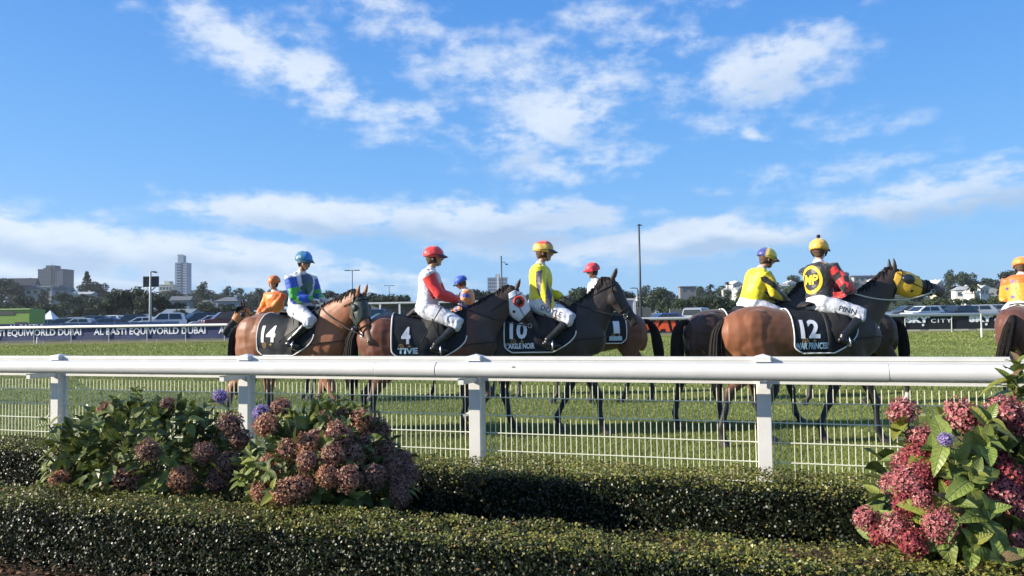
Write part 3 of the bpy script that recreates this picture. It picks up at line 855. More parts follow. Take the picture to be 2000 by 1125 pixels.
# ================================================================== poles
def pole(name, label, cat, px, Y, pytop, r0, r1, m_, head=None, yaw=0, group=None):
    p = at(px, pytop, Y); b = at(px + 2, 630, Y); g = gzf(b.x, Y); h = p.z - g
    e = thing(name, label, cat, (p.x, Y, g), yaw, group)
    MB().loft([(0, 0, -.3), (0, 0, h * .5), (0, 0, h)], [r0, (r0 + r1) / 2, r1], seg=10).build('pole', m_, e, True)
    return e, h
e, h = pole('lamp_post', 'pole with two dark signboard backs and a short lamp arm, above the large white car', 'lamp post', 294, 76, 531, .14, .09, M_greyw)
MB().loft([(0, 0, h - .05), (.12, 0, h + .02), (.5, 0, h - .03), (.66, 0, h - .06)], [.05, .06, .09, .05], [.05, .09, .12, .06], seg=8).build('lamp_head', M_dark, e, True)
zc = at(294, 550, 76).z - gzf(e.location.x, 76)
for s in (-1, 1):
    b = MB()
    b.box((s * .42, .12, zc), (.68, .16, 1.05)); MB().box((s * .42, .12, zc), (.68, .16, 1.05)).build('signboard', mat('board_back', (.045, .05, .06), .6, .3), e)
    for k in range(5): MB().box((s * .42 - .27 + k * .135, .03, zc), (.03, .03, .98)).build('rib', M_dark, e)
MB().loft([(-.45, .05, zc - .55), (-.3, .03, zc - .72), (0, 0, zc - .95), (.3, .03, zc - .72), (.45, .05, zc - .55)], .07, seg=8, lat=(0, 1, 0)).build('bracket', M_greyw, e, True)
def twin(px, Y, top, label, w=.9, grp='slim car park lamps'):
    e, h = pole('lamp_post', label, 'lamp post', px, Y, top, .10, .06, M_dark, group=grp)
    MB().box((0, 0, h), (w * 2, .10, .08)).build('cross_arm', M_dark, e)
    for s in (-1, 1): MB().box((s * w * .8, 0, h + .0), (w * .8, .3, .12)).build('lamp_head', M_dark, e)
twin(688, 112, 528, 'slim twin-headed lamp post directly above the dark hood of number 14')
twin(760, 170, 558, 'short distant twin-headed lamp post above the low pavilion', 1.0)
e, h = pole('lamp_post', 'tall dark single-headed lamp post standing clear against the sky', 'lamp post', 1248, 60, 440, .105, .065, M_dark)
MB().loft([(-.12, 0, h), (.0, 0, h + .05), (.25, 0, h - .02)], [.04, .06, .03], [.10, .13, .08], seg=8).build('lamp_head', M_dark, e, True)
e, h = pole('lamp_post', 'low street lamp with a long arm left of the tall lamp post', 'lamp post', 1245, 118, 563, .10, .07, M_dark)
MB().loft([(0, 0, h), (-.6, 0, h + .05), (-1.1, 0, h)], [.05, .08, .05], [.05, .15, .08], seg=8).build('lamp_head', M_dark, e, True)
e, h = pole('mast', 'thin dark mast with a small bracket camera above the white-hooded horse', 'mast', 979, 90, 500, .10, .075, M_dark)
MB().loft([(0, 0, h - .75), (.35, 0, h - .72), (.55, 0, h - .95)], .035, seg=6).build('bracket', M_dark, e); MB().ball((.62, 0, h - 1.0), (.16, .1, .09), 8, 6).build('camera_head', M_dark, e)

# ================================================================== buildings
M_win = mat('window_glass', (.05, .07, .09), .12, .7)
def windows_grid(e, x0, x1, y, z0, z1, nx, nz_, w, h, mt=None, fr=None):
    wm = MB().box((0, 0, 0), (w, .06, h)).mesh('window', [mt or M_win]); fm = None
    if fr: fm = MB().box((0, -.04, -h / 2 - .08), (w + .2, .16, .10)).mesh('sill', [fr])
    for i in range(nx):
        for j in range(nz_):
            x = x0 + (x1 - x0) * (i + .5) / nx; z = z0 + (z1 - z0) * (j + .5) / nz_
            o = link('window', wm, e, (x, y, z))
            if fm: link('sill', fm, o)
def block(label, px0, px1, ytop, Y, depth, col, nfl, nbay, rot=0, roofbox=None, wcol=None, balc=False):
    a, b = at(px0, ytop, Y), at(px1, ytop, Y); w = (b - a).length; g = gzf((a.x + b.x) / 2, Y) - 2; h = a.z - g
    e = thing('apartment_block', label, 'building', ((a.x + b.x) / 2, Y + depth / 2, g), rot)
    m_ = mat('block_wall', col, .8, .2, var=.06, vscale=.2)
    MB().box((0, 0, h / 2), (w, depth, h)).build('wall', m_, e)
    MB().box((0, 0, h + .25), (w + .6, depth + .6, .5)).build('parapet', m_, e)
    windows_grid(e, -w / 2 + .4, w / 2 - .4, -depth / 2 - .03, h * .25, h - .5, nbay, nfl, (w - .8) / nbay * .72, (h * .75) / nfl * .55, wcol or M_win, m_ if balc else None)
    if roofbox:
        for (x0, x1, hh) in roofbox: MB().box(((x0 + x1) / 2 * w, 0, h + hh / 2), ((x1 - x0) * w, depth * .6, hh)).build('roof_plant', m_, e)
    return e, w, h
e, w, h = block('wide dark grey apartment block on the left hill with a lift tower on its roof', 74, 125, 527, 700, 16, (.055, .075, .10), 8, 9, roofbox=[(-.28, .06, 4.2)])
MB().box((-.11 * w, -8.6, h / 2), (.30 * w, 1.4, h + 3)).build('stair_tower', mat('dark_tower', (.035, .05, .07), .8), e)
for k in range(5): MB().box(((.20 + .06 * k) * w, -8.3, h * .62), (.4, .8, h * .7)).build('fin', mat('pale_fin', (.22, .25, .30), .7), e)
MB().loft([(-.15 * w, 0, h + 4), (-.15 * w, 0, h + 7)], .12, seg=6).build('aerial', M_dark, e)
e, w, h = block('tall slender white and blue tower on the left skyline', 342, 365, 514, 900, 13, (.26, .32, .40), 16, 1, roofbox=[(-.36, .12, 9.5)], wcol=mat('blue_glass', (.02, .05, .11), .2, .6))
MB().box((.10 * w, -6.75, h / 2), (.22 * w, .5, h)).build('glass_strip', mat('dark_blue_strip', (.01, .03, .08), .3, .6), e)
for k in range(17): MB().box((.36 * w, -7.1, h * .25 + k * h * .75 / 17 + .9), (.30 * w, 1.2, 1.3)).build('balcony', mat('pale_balcony', (.36, .42, .50), .6), e)
for k in range(17): MB().box((-.52 * w, -5.5, h * .25 + k * h * .75 / 17 + .9), (.10 * w, 2, .9)).build('balcony', mat('pale_balcony', (.36, .42, .50), .6), e)
MB().box((-.24 * w, 0, h + 10), (.4 * w, 5, 1.2)).build('roof_plant', mat('roof_grey', (.3, .33, .38), .7), e)
e, w, h = block('cream mid-rise flats with a grey roof hut left of the slender tower', 310, 337, 557, 620, 12, (.55, .52, .42), 5, 4, roofbox=[(-.20, .18, 3.4)])
e, w, h = block('small white block on the skyline right of the slender tower', 383, 394, 560, 650, 8, (.62, .62, .60), 2, 2)
e, w, h = block('pale many-windowed tower block with a raised centre behind the white-hooded horse', 952, 991, 543, 900, 14, (.30, .34, .40), 9, 10, roofbox=[(-.10, .12, 4.5)], wcol=mat('grey_glass', (.07, .10, .15), .2, .6))
MB().box((0.02 * w, -7.4, h / 2 + 2), (.10 * w, .8, h + 4)).build('stair_tower', mat('white_stair', (.7, .72, .74), .7), e)

def house(label, px, py, Y, w, h, d, col, roofc, rot=0, roof='gable', storeys=1, rise=None, name='house'):
    q_ = .62; w *= q_; d *= q_; rise = rise * q_ if rise else None; storeys = 1 if storeys == 1 else 2
    """py = photograph row of the eaves"""
    a = at(px, py, Y); g = min(gzf(a.x, Y), a.z - h); H_ = a.z - g; rise = rise or w * .2
    e = thing(name, label, 'house', (a.x, Y, g), rot, 'houses on the slopes behind the racecourse')
    mw_, mr_ = mat('weatherboard', col, .8, .2, var=.05, vscale=1), mat('roofing', roofc, .7, .3, var=.1, vscale=1)
    MB().box((0, 0, H_ / 2), (w, d, H_)).build('wall', mw_, e)
    o = .45; z = H_ + .01
    if roof == 'gable':
        v = [(-w / 2 - o, -d / 2 - o, z), (w / 2 + o, -d / 2 - o, z), (w / 2 + o, d / 2 + o, z), (-w / 2 - o, d / 2 + o, z), (-w / 2 - o, 0, z + rise), (w / 2 + o, 0, z + rise)]
        f = [(0, 1, 5, 4), (2, 3, 4, 5), (0, 4, 3), (1, 2, 5), (0, 3, 2, 1)]
    elif roof == 'front':
        v = [(-w / 2 - o, -d / 2 - o, z), (w / 2 + o, -d / 2 - o, z), (w / 2 + o, d / 2 + o, z), (-w / 2 - o, d / 2 + o, z), (0, -d / 2 - o, z + rise), (0, d / 2 + o, z + rise)]
        f = [(0, 4, 5, 3), (1, 2, 5, 4), (0, 1, 4), (2, 3, 5), (0, 3, 2, 1)]
    elif roof == 'flat':
        v = [(x, y, q) for q in (z, z + .35) for x, y in ((-w / 2 - o, -d / 2 - o), (w / 2 + o, -d / 2 - o), (w / 2 + o, d / 2 + o), (-w / 2 - o, d / 2 + o))]
        f = [(0, 3, 2, 1), (4, 5, 6, 7), (0, 1, 5, 4), (1, 2, 6, 5), (2, 3, 7, 6), (3, 0, 4, 7)]
    else:
        k = w * .22; v = [(-w / 2 - o, -d / 2 - o, z), (w / 2 + o, -d / 2 - o, z), (w / 2 + o, d / 2 + o, z), (-w / 2 - o, d / 2 + o, z), (-k, 0, z + rise), (k, 0, z + rise)]
        f = [(0, 1, 5, 4), (2, 3, 4, 5), (0, 4, 3), (1, 2, 5), (0, 3, 2, 1)]
    r_ = MB().add(v, f).build('roof', mr_, e)
    if roof != 'flat': MB().box((w * .22, d * .12, z + rise * .9), (.6, .6, 1.1)).build('chimney', mw_, r_)
    for s in range(storeys):
        zz = H_ - 1.2 - s * 2.5
        for i in range(max(int(w / 2.6), 2)):
            n_ = max(int(w / 2.6), 2); o_ = MB().box((0, 0, 0), (1.3, .06, 1.2)).build('window', M_win, e, loc=(-w / 2 + w * (i + .5) / n_, -d / 2 - .02, zz)); MB().box((0, -.02, -.66), (1.5, .1, .08)).build('sill', mw_, o_)
    return e
WT = (.66, .65, .60); GR = (.16, .17, .18); BR = (.14, .08, .06); LG = (.40, .42, .42); DR = (.06, .06, .07)
for a_ in [
 ('dark house with a steep gable roof among trees at far left', 47, 558, 330, 16, 6, 9, (.13, .10, .10), DR, .2, 'gable', 1, 5.2),
 ('grey house with pale gable below the wide apartment block', 66, 565, 300, 8, 5, 7, (.38, .36, .33), GR, .3, 'front', 1, 2.6),
 ('flat-roofed pale house directly under the wide apartment block', 88, 561, 320, 14, 4, 8, LG, LG, 0, 'flat', 1),
 ('grey gabled house right of the wide apartment block', 125, 567, 300, 9, 4, 8, (.30, .33, .35), GR, .2, 'front', 1, 3.2),
 ('bright white gabled house in a tree gap left of the conifer', 143, 578, 260, 7, 4, 7, WT, LG, .4, 'front', 1, 2.0),
 ('long pale roof house under the conifer', 165, 575, 280, 11, 4, 7, (.45, .46, .45), LG, 0, 'gable', 1, 1.5),
 ('small cream cottage among the trees below the white gabled house', 135, 590, 220, 4, 3, 4, WT, LG, .3, 'front', 1, 1.4),
 ('grey roofed house among trees left of the orange-hooded horse', 356, 587, 220, 8, 3, 6, (.25, .26, .26), GR, .1, 'gable', 1, 2),
 ('long low grey roof behind the parked black car', 355, 612, 130, 7, 2.5, 6, (.25, .27, .28), (.20, .24, .27), 0, 'gable', 1, 1.2),
 ('grey roofed house on the slope above the parked silver car', 405, 594, 240, 7, 4, 7, (.3, .3, .3), GR, .2, 'hip', 1, 2),
 ('two-storey white terrace with balconies behind the orange-hooded horse', 450, 589, 170, 7.5, 6, 8, (.34, .37, .40), GR, .0, 'hip', 2, 1.6),
 ('grey roofed house behind the arm of the blue-silked rider', 634, 598, 190, 6, 5, 6, (.5, .5, .5), GR, .1, 'hip', 2, 2),
 ('broad grey hip roof between the blue-silked rider and the dark hood', 662, 588, 200, 9, 5, 8, (.35, .36, .36), (.20, .21, .20), .1, 'hip', 1, 2.6),
 ('small white house on the skyline right of the tall lamp post', 1275, 580, 300, 6, 5, 6, WT, LG, .3, 'flat', 2),
 ('white bungalow with wide eaves right of the tall lamp post', 1273, 585, 260, 9, 3, 6, WT, (.5, .48, .45), 0, 'hip', 1, 1.2),
 ('white-roofed house left of the tall lamp post', 1252, 583, 270, 6, 3, 6, WT, (.6, .58, .55), .2, 'gable', 1, 1.5),
 ('flat modern house on the dark skyline trees', 1342, 561, 330, 11, 2.5, 6, (.2, .2, .21), GR, 0, 'flat', 1),
 ('white gabled villa, upper of the pair left of the yellow-silked rider', 1434, 556, 360, 9, 6, 8, WT, (.62, .6, .57), .4, 'front', 2, 2.6),
 ('white gabled villa, lower of the pair left of the yellow-silked rider', 1420, 566, 340, 7, 4, 8, WT, (.62, .6, .57), -.2, 'front', 1, 2.0),
 ('white house touching the back of the yellow-silked rider', 1445, 566, 330, 8, 6, 8, WT, LG, .2, 'gable', 2, 2.0),
 ('white hillside house with decks between the two nearest riders on the right', 1529, 559, 360, 9, 6, 7, WT, LG, .2, 'hip', 2, 2.0),
 ('small white house on stilts above the hillside house between the riders', 1542, 553, 370, 7, 4, 6, WT, WT, .1, 'front', 1, 1.8),
 ('pale house under the pair of hillside houses between the riders', 1533, 568, 340, 8, 4, 6, (.5, .5, .48), LG, -.1, 'gable', 1, 1.4),
 ('long dark-roofed house on the ridge left of the yellow hood', 1690, 541, 380, 22, 4, 8, (.35, .34, .33), DR, 0, 'gable', 1, 1.2),
 ('white house at the ridge just left of the yellow hood', 1708, 547, 360, 9, 5, 6, WT, LG, .2, 'hip', 2, 1.2),
 ('tan and white gabled house at the tip of the horse nose', 1828, 554, 330, 6, 5, 7, (.55, .5, .38), WT, .4, 'front', 1, 2.5),
 ('grey flat-roofed house below the palm', 1858, 562, 320, 12, 4, 8, LG, GR, 0, 'gable', 1, 1.2),
 ('large white villa with a grey roof in the gap of the dark trees at right', 1880, 567, 240, 8.5, 5, 8, WT, (.36, .38, .38), -.3, 'hip', 1, 2.0),
 ('white gabled house right of the large white villa', 1911, 564, 260, 7, 4, 7, WT, (.58, .57, .55), .4, 'front', 1, 1.8),
 ('small white gable half hidden in trees under the large villa', 1898, 573, 220, 4, 3, 5, WT, WT, .5, 'front', 1, 1.5),
 ('long white low house left of the rider at the right edge', 1938, 553, 330, 12, 4, 8, WT, LG, 0, 'flat', 1),
]: house(*a_)
def pavilion():
    a, b = at(704, 592, 122), at(940, 589, 120); g = gzf(a.x, 122); L_ = (b - a).length; h = a.z - g
    e = thing('pavilion', 'long low flat-roofed pavilion with white posts behind the riders', 'building', (a.x, 122, g), math.atan2(b.y - a.y, b.x - a.x))
    MB().box((L_ / 2, 2.5, h - .06), (L_, 7, .25)).build('roof', mat('pale_roof', (.55, .58, .58), .6), e)
    MB().box((L_ / 2, 5.5, h / 2 - .1), (L_, .2, h - .2)).build('wall', mat('shaded_wall', (.16, .18, .20), .8), e)
    n = 7
    for i in range(n): MB().box((.3 + i * (L_ - .6) / (n - 1), -.8, h / 2 - .1), (.28, .28, h - .2)).build('post', M_pvc, e)
    for i in range(9): MB().box((1.2 + i * 2.1, 5.36, 1.9), (1.0, .08, 1.6)).build('window', M_letter if i % 3 == 0 else M_win, e)
pavilion()
def screens():
    p = at(1229, 613, 76); g = gzf(p.x, 76); top = at(1229, 583, 76).z - g
    e = thing('sign_frame', 'white framed panel standing left of the tall lamp post', 'sign', (p.x, 76, g))
    MB().box((0, .05, top / 2), (1.0, .06, top - .3)).build('panel', mat('pale_grey_panel', (.30, .33, .38), .6), e)
    for s in (-1, 1): MB().box((s * .55, 0, top / 2), (.22, .2, top)).build('frame_post', M_pvc, e)
    MB().box((0, 0, top - .08), (.88, .19, .18)).build('frame_bar', M_pvc, e)
    for (px0, px1, pt, Y, lb) in ((1238, 1272, 601, 80, 'dull green site screen behind the tall lamp post'), (1308, 1336, 604, 72, 'brown screen panels between the blue hatchback and the pale-roofed car')):
        a, b = at(px0, pt, Y), at(px1, pt, Y); g = gzf(a.x, Y); L_ = b.x - a.x; h = a.z - g
        e = thing('screen_fence', lb, 'fence', (a.x, Y, g)); ms = mat('dull_screen', (.13, .14, .12), .8)
        for i in range(4): MB().box(((i + .5) * L_ / 4, 0, h / 2), (L_ / 4 - .04, .05, h)).build('panel', ms, e); MB().box((i * L_ / 4, .05, h / 2), (.06, .06, h + .1)).build('post', M_greyw, e)
screens()
def statue_tree_gap(): pass

# ================================================================== trees
M_fol = mat('foliage_dark', (.018, .034, .017), .7, .2, col2=(.050, .068, .030), vscale=.45, objvar=.28, trans=.15)
M_fol2 = mat('foliage_light', (.035, .058, .022), .7, .2, col2=(.085, .10, .042), vscale=.6, objvar=.25, trans=.15)
M_bark = mat('bark', (.09, .07, .055), .9, .1, var=.3, vscale=3)
def crown_mesh(kind, seed, n=1500, q=.05):
    r = np.random.default_rng(seed); lobes = []
    if kind == 'round':
        for k in range(r.integers(8, 12)):
            a = r.uniform(0, 6.28); d = r.uniform(.05, .34); z = r.uniform(.42, .80)
            lobes.append((np.array([math.cos(a) * d, math.sin(a) * d, z]), r.uniform(.13, .22) * (1.1 - .5 * abs(z - .6))))
    elif kind == 'wide':
        for k in range(13):
            a = r.uniform(0, 6.28); d = r.uniform(.05, .58); z = r.uniform(.5, .84) - d * .18
            lobes.append((np.array([math.cos(a) * d, math.sin(a) * d, z]), r.uniform(.12, .18)))
    elif kind == 'tall':
        for k in range(10):
            a = r.uniform(0, 6.28); z = .28 + .62 * k / 9; d = r.uniform(0, .12)
            lobes.append((np.array([math.cos(a) * d, math.sin(a) * d, z]), .17 - .09 * abs(z - .5)))
    elif kind == 'bush':
        for k in range(12):
            a = r.uniform(0, 6.28); d = r.uniform(.0, .42); z = r.uniform(.15, .75)
            lobes.append((np.array([math.cos(a) * d, math.sin(a) * d, z]), r.uniform(.15, .24)))
    elif kind == 'cypress':
        for k in range(12):
            z = .08 + .86 * k / 11; lobes.append((np.array([r.normal(0, .01), r.normal(0, .01), z]), .10 * (1.05 - z) + .025))
    P = []; Nn = []
    w = np.array([l[1] ** 2 for l in lobes]); w /= w.sum(); idx = r.choice(len(lobes), n, p=w)
    d = r.normal(size=(n, 3)); d /= np.linalg.norm(d, axis=1)[:, None]
    c = np.array([lobes[i][0] for i in idx]); rad = np.array([lobes[i][1] for i in idx])
    P = c + d * (rad * r.uniform(.72, 1.12, n))[:, None] * np.array([1, 1, .8])
    nn = d + r.normal(0, .55, (n, 3)); nn /= np.linalg.norm(nn, axis=1)[:, None]
    t = r.normal(size=(n, 3)); t -= nn * (t * nn).sum(1)[:, None]; t /= np.linalg.norm(t, axis=1)[:, None]; s = np.cross(nn, t)
    L_ = (r.uniform(.5, 1.2, n) * q)[:, None]
    V = np.stack([P - t * L_ * .5 - s * L_ * .35, P + t * L_ * .5 - s * L_ * .2, P + t * L_ * .4 + s * L_ * .45, P - t * L_ * .55 + s * L_ * .3], 1)
    return quads_mesh('crown', V, M_fol2 if kind == 'bush' and seed % 2 else M_fol, 4)
def trunk_mesh(kind, seed):
    r = np.random.default_rng(seed); t = MB()
    t.loft([(0, 0, -.05), (.01, 0, .2), (.0, .01, .45), (0, 0, .7 if kind != 'cypress' else .9)], [.035, .026, .02, .006], seg=7)
    for k in range(5):
        a = r.uniform(0, 6.28); z = r.uniform(.25, .45); t.loft([(0, 0, z), (math.cos(a) * .12, math.sin(a) * .12, z + .12), (math.cos(a) * .26, math.sin(a) * .26, z + .25)], [.014, .010, .004], seg=5)
    return t.mesh('trunk', [M_bark])
CR = {k: [crown_mesh(k, 100 + i * 7 + len(k), nq, q) for i in range(cnt)] for k, cnt, nq, q in (('round', 5, 1900, .055), ('wide', 3, 2400, .05), ('tall', 2, 1500, .045), ('bush', 4, 1900, .06), ('cypress', 1, 900, .035))}
TRK = {k: trunk_mesh(k, 5) for k in CR}
rt = np.random.default_rng(77)
def tree(kind, label, px, pytop, Y, wide=1.0, group=None, hmin=3.0, hmax=30, name=None):
    p = at(px, pytop, Y); g = gzf(p.x, Y); h = min(max((p.z - g) * 1.08, hmin), hmax)
    e = thing(name or {'cypress': 'cypress_tree', 'bush': 'shrub'}.get(kind, 'tree'), label, 'tree', (p.x, Y, g - .1), rt.uniform(0, 6.28), group)
    e.scale = (h * wide, h * wide, h)
    link('trunk', TRK[kind], e); link('crown', CR[kind][rt.integers(0, len(CR[kind]))], e)
    return e
SKX = [-100, 0, 60, 110, 150, 200, 240, 300, 360, 400, 430, 470, 560, 620, 640, 665, 700, 740, 790, 850, 900, 930, 960, 1000, 1060, 1100, 1130, 1165, 1220, 1250, 1285, 1320, 1350, 1400, 1450, 1500, 1560, 1620, 1700, 1760, 1840, 1870, 1900, 1940, 1980, 2100]
SKY_ = [552, 552, 566, 562, 562, 566, 566, 568, 574, 568, 572, 568, 566, 574, 570, 568, 574, 576, 579, 584, 574, 566, 574, 574, 568, 570, 568, 566, 568, 568, 566, 574, 566, 562, 550, 543, 542, 538, 540, 545, 556, 556, 556, 552, 548, 545]
def skl(px): return float(np.interp(px, SKX, SKY_))
LAND = [(-20, 'beyond the left edge'), (45, 'above the green trailer'), (95, 'by the wide grey apartment block'), (150, 'right of the wide grey apartment block'), (200, 'by the tiered conifer'), (250, 'left of the signboard pole'), (300, 'at the signboard pole'),
        (340, 'by the cream mid-rise flats'), (375, 'by the slender tower'), (420, 'above the silver hatchback'), (470, 'above the orange hood'), (520, 'by the orange-capped rider'), (570, 'behind the rump of number 14'), (630, 'behind the blue-capped rider of number 14'), (690, 'left of the twin-headed lamp'),
        (750, 'above the pavilion left end'), (820, 'behind the croup of number 4'), (890, 'behind the red-sleeved rider'), (950, 'by the royal blue cap'), (1010, 'by the pale tower block'), (1080, 'behind the rider of number 10'), (1150, 'left of the red-capped rider'), (1220, 'behind the head of number 10'),
        (1270, 'by the tall single lamp'), (1330, 'above the blue hatchback'), (1390, 'above the pale-roofed car'), (1450, 'left of the quartered cap'), (1520, 'behind the quartered cap rider'), (1580, 'by the hillside decks'), (1650, 'behind the checked sleeve'), (1720, 'left of the yellow hood'), (1790, 'above the yellow hood'),
        (1850, 'at the outstretched nose'), (1910, 'by the large white villa'), (1960, 'left of the starred rider'), (2300, 'beyond the right edge')]
for (Y, step, dy, jit, kinds, lb) in ((395, 24, 1, 4, ['round', 'round', 'tall', 'bush', 'wide'], 'skyline tree'), (300, 32, 12, 5, ['round', 'wide', 'bush', 'tall'], 'upper slope tree'),
                                  (215, 42, 24, 6, ['round', 'bush', 'wide'], 'mid slope tree'), (150, 56, 36, 6, ['round', 'bush', 'bush'], 'foot of slope tree')):
    px = -110 + rt.uniform(0, step)
    while px < 2110:
        top = skl(px) + dy + rt.normal(0, jit)
        if Y < 200: top = min(max(top, 590), 604)
        kd = kinds[rt.integers(0, len(kinds))]; land = [l for p_, l in LAND if px < p_][0]
        lab = {'round': 'round-headed', 'tall': 'slim', 'bush': 'bushy low', 'wide': 'spreading'}[kd] + ' dark ' + lb + ' ' + land
        tree(kd, lab, px, top, Y + rt.uniform(-.05, .05) * Y, rt.uniform(.85, 1.3), lab.replace(' tree', ' trees', 1))
        px += step * rt.uniform(.7, 1.3)
for (kind, lb, px, top, Y, wd) in [
    ('round', 'big dense dark tree left of the signboard pole, left of the pair', 258, 557, 150, 1.0), ('round', 'big dense dark tree directly behind the signboard pole', 298, 568, 145, 1.1), ('wide', 'dark spreading tree right of the signboard pole', 330, 585, 150, .9),
    ('bush', 'rounded dark tree left of the big dense pair', 228, 582, 170, 1.0), ('round', 'broad tree below the conifer', 185, 585, 180, 1.1), ('bush', 'dark rounded tree behind the green trailer', 25, 588, 140, 1.2), ('wide', 'spreading tree under the flat-roofed pale house', 95, 590, 170, 1.0),
    ('tall', 'conical tree top beside the small white block', 395, 555, 300, .8), ('tall', 'pointed tree on the skyline above the parked maroon pickup', 443, 563, 320, .8), ('bush', 'lighter green shrub behind the parked maroon pickup', 425, 590, 120, 1.0), ('bush', 'pale green bushes behind the large white car', 350, 598, 110, 1.1),
    ('round', 'tall dark tree between the blue-silked rider and the slim lamp post', 652, 564, 200, .9), ('cypress', 'narrow dark cypress left of the slim lamp post', 681, 569, 200, 1.0), ('round', 'round tree right of the slim lamp post', 720, 571, 180, 1.0), ('round', 'round tree at the distant short lamp post', 754, 572, 170, 1.0), ('round', 'round-headed tree nearest the back of the red-sleeved rider', 785, 576, 165, .9),
    ('round', 'dark tree behind the blue-capped rider', 925, 565, 190, 1.1), ('round', 'dark tree left of the blue-capped rider', 868, 577, 200, 1.0), ('round', 'tree left of the red-capped rider behind the black horse', 1135, 561, 170, .9), ('round', 'tree right of the black horse head', 1212, 566, 190, .9), ('wide', 'broad dark tree just left of the tall lamp post', 1228, 565, 200, .8), ('round', 'round dark tree right of the tall lamp post', 1287, 561, 190, .9),
    ('bush', 'dense pohutukawa-like evergreen, leftmost of the row behind the blue hatchback', 1290, 588, 115, 1.1), ('bush', 'dense evergreen behind the brown screens', 1325, 578, 112, 1.2), ('bush', 'dense evergreen above the pale-roofed car', 1362, 574, 110, 1.2), ('bush', 'dense evergreen left of the yellow-silked rider', 1402, 574, 108, 1.2), ('bush', 'dense evergreen behind the yellow-silked rider', 1440, 578, 106, 1.2), ('bush', 'dense evergreen under the hillside houses between the riders', 1530, 585, 110, 1.2),
    ('bush', 'dark shrubs between the checked sleeve and the yellow hood', 1672, 560, 130, 1.0), ('bush', 'dense shrub right of the checked sleeve', 1700, 570, 120, 1.1), ('bush', 'rounded evergreen under the horse nose', 1822, 578, 110, 1.1), ('bush', 'rounded evergreen right of the horse nose', 1858, 577, 108, 1.1), ('bush', 'large evergreen under the white villa', 1905, 576, 105, 1.2), ('bush', 'large evergreen beside the rider at the right edge', 1945, 572, 103, 1.2), ('bush', 'evergreen beneath the number 12 horse throat', 1775, 590, 110, 1.1),
    ('tall', 'pointed dark tree above the horse nose', 1853, 531, 330, .8), ('wide', 'big spreading dark tree on the right skyline', 1886, 529, 300, .95), ('wide', 'flat-topped dark tree on the right skyline', 1938, 541, 330, 1.2), ('round', 'dark tree behind the cap of the rider at the right edge', 1975, 528, 260, 1.0),
    ('wide', 'spreading flat-crowned tree right of the conifer', 192, 549, 330, 1.0), ('round', 'rust-tinged round tree at the far left skyline', 5, 543, 300, 1.2), ('round', 'round tree left of the steep dark gable', 28, 556, 290, 1.0)]:
    tree(kind, lb, px, top, Y, wd)
def norfolk():
    p = at(170, 531, 320); g = gzf(p.x, 320); h = p.z - g
    e = thing('norfolk_pine', 'tall tiered conifer rising above the left skyline', 'tree', (p.x, 320, g))
    MB().loft([(0, 0, 0), (0, 0, h)], [.35, .05], seg=8).build('trunk', M_bark, e)
    r = np.random.default_rng(9); V = []
    for k in range(15):
        z = h * (.30 + .68 * k / 14); R_ = (1 - k / 15) * h * .23 + .3
        for a in np.linspace(0, 6.28, 8)[:-1] + r.uniform(0, 1):
            for q in range(16):
                f = r.uniform(.1, 1); c = np.array([math.cos(a) * R_ * f, math.sin(a) * R_ * f, z + .15 * R_ * f + r.normal(0, .12)]); s = .42
                t1 = r.normal(size=3) * s * .5; t2 = r.normal(size=3) * s * .5; V.append([c - t1, c + t2, c + t1, c - t2])
    link('crown', quads_mesh('crown', np.array(V), M_fol, 4), e)
norfolk()
def palm(label, px, top, Y, h0):
    p = at(px, top, Y); g = gzf(p.x, Y); h = p.z - g
    e = thing('palm_tree', label, 'tree', (p.x, Y, g))
    MB().loft([(0, 0, 0), (.1, 0, h * .5), (0, 0, h * .88)], [.3, .22, .2], seg=8).build('trunk', M_bark, e)
    r = np.random.default_rng(int(px))
    t = MB()
    for k in range(22):
        a = r.uniform(0, 6.28); el_ = r.uniform(-.3, 1.2); L_ = h0; pts = []
        for j in range(5):
            f = j / 4; pts.append((math.cos(a) * L_ * f * math.cos(el_), math.sin(a) * L_ * f * math.cos(el_), h * .88 + L_ * (f * math.sin(el_) - .55 * f * f)))
        t.loft(pts, [.08, .07, .06, .05, .01], [.10, .42, .45, .32, .03], seg=4, lat=(-math.sin(a), math.cos(a), 0))
    t.build('crown', M_fol, e)
palm('small palm silhouette on the skyline above the pale-roofed car', 1388, 554, 300, 2.4)
palm('tiny palm on the ridge right of the other small palm', 1421, 548, 330, 1.8)
palm('feathery palm in front of the dark trees at right', 1903, 552, 200, 2.6)
palm('small palm silhouette behind the orange-hooded horse', 469, 559, 300, 2.2)
palm('small palm left of the orange-capped rider', 506, 563, 280, 2.2)
palm('small round palm between the slim lamp post and the bay ears', 697, 571, 240, 2.0)
# ================================================================== racehorses
M_coat = mat('horse_coat', rough=.50, spec=.32, attr=True, var=.12, vscale=5, bump=.05, bscale=70, sheen=.15, bump_d=.01)
M_hair = mat('horse_hair', (.018, .015, .014), .75, .15, var=.4, vscale=30)
M_hair_b = mat('brown_hair', (.05, .028, .018), .5, .4, var=.4, vscale=30)
M_eye = mat('dark_eye', (.01, .006, .004), .08, .8)
M_cloth = mat('black_number_cloth', (.014, .017, .022), .75, .25, var=.3, vscale=9, bump=.25, bscale=16)
M_wht = mat('white_print', (.72, .74, .78), .6, .3, var=.08, vscale=20)
M_blueprint = mat('pale_blue_print', (.42, .58, .70), .6, .3, var=.25, vscale=40)
M_trim = mat('white_binding', (.75, .74, .70), .6, .3)
M_gold = mat('gold_crest', (.33, .22, .10), .5, .5)
M_leather = mat('black_leather', (.016, .015, .015), .62, .35, var=.2, vscale=20)
M_tan = mat('tan_leather', (.10, .05, .025), .45, .5)
M_steel = mat('steel', (.62, .63, .65), .25, .5, metal=1)
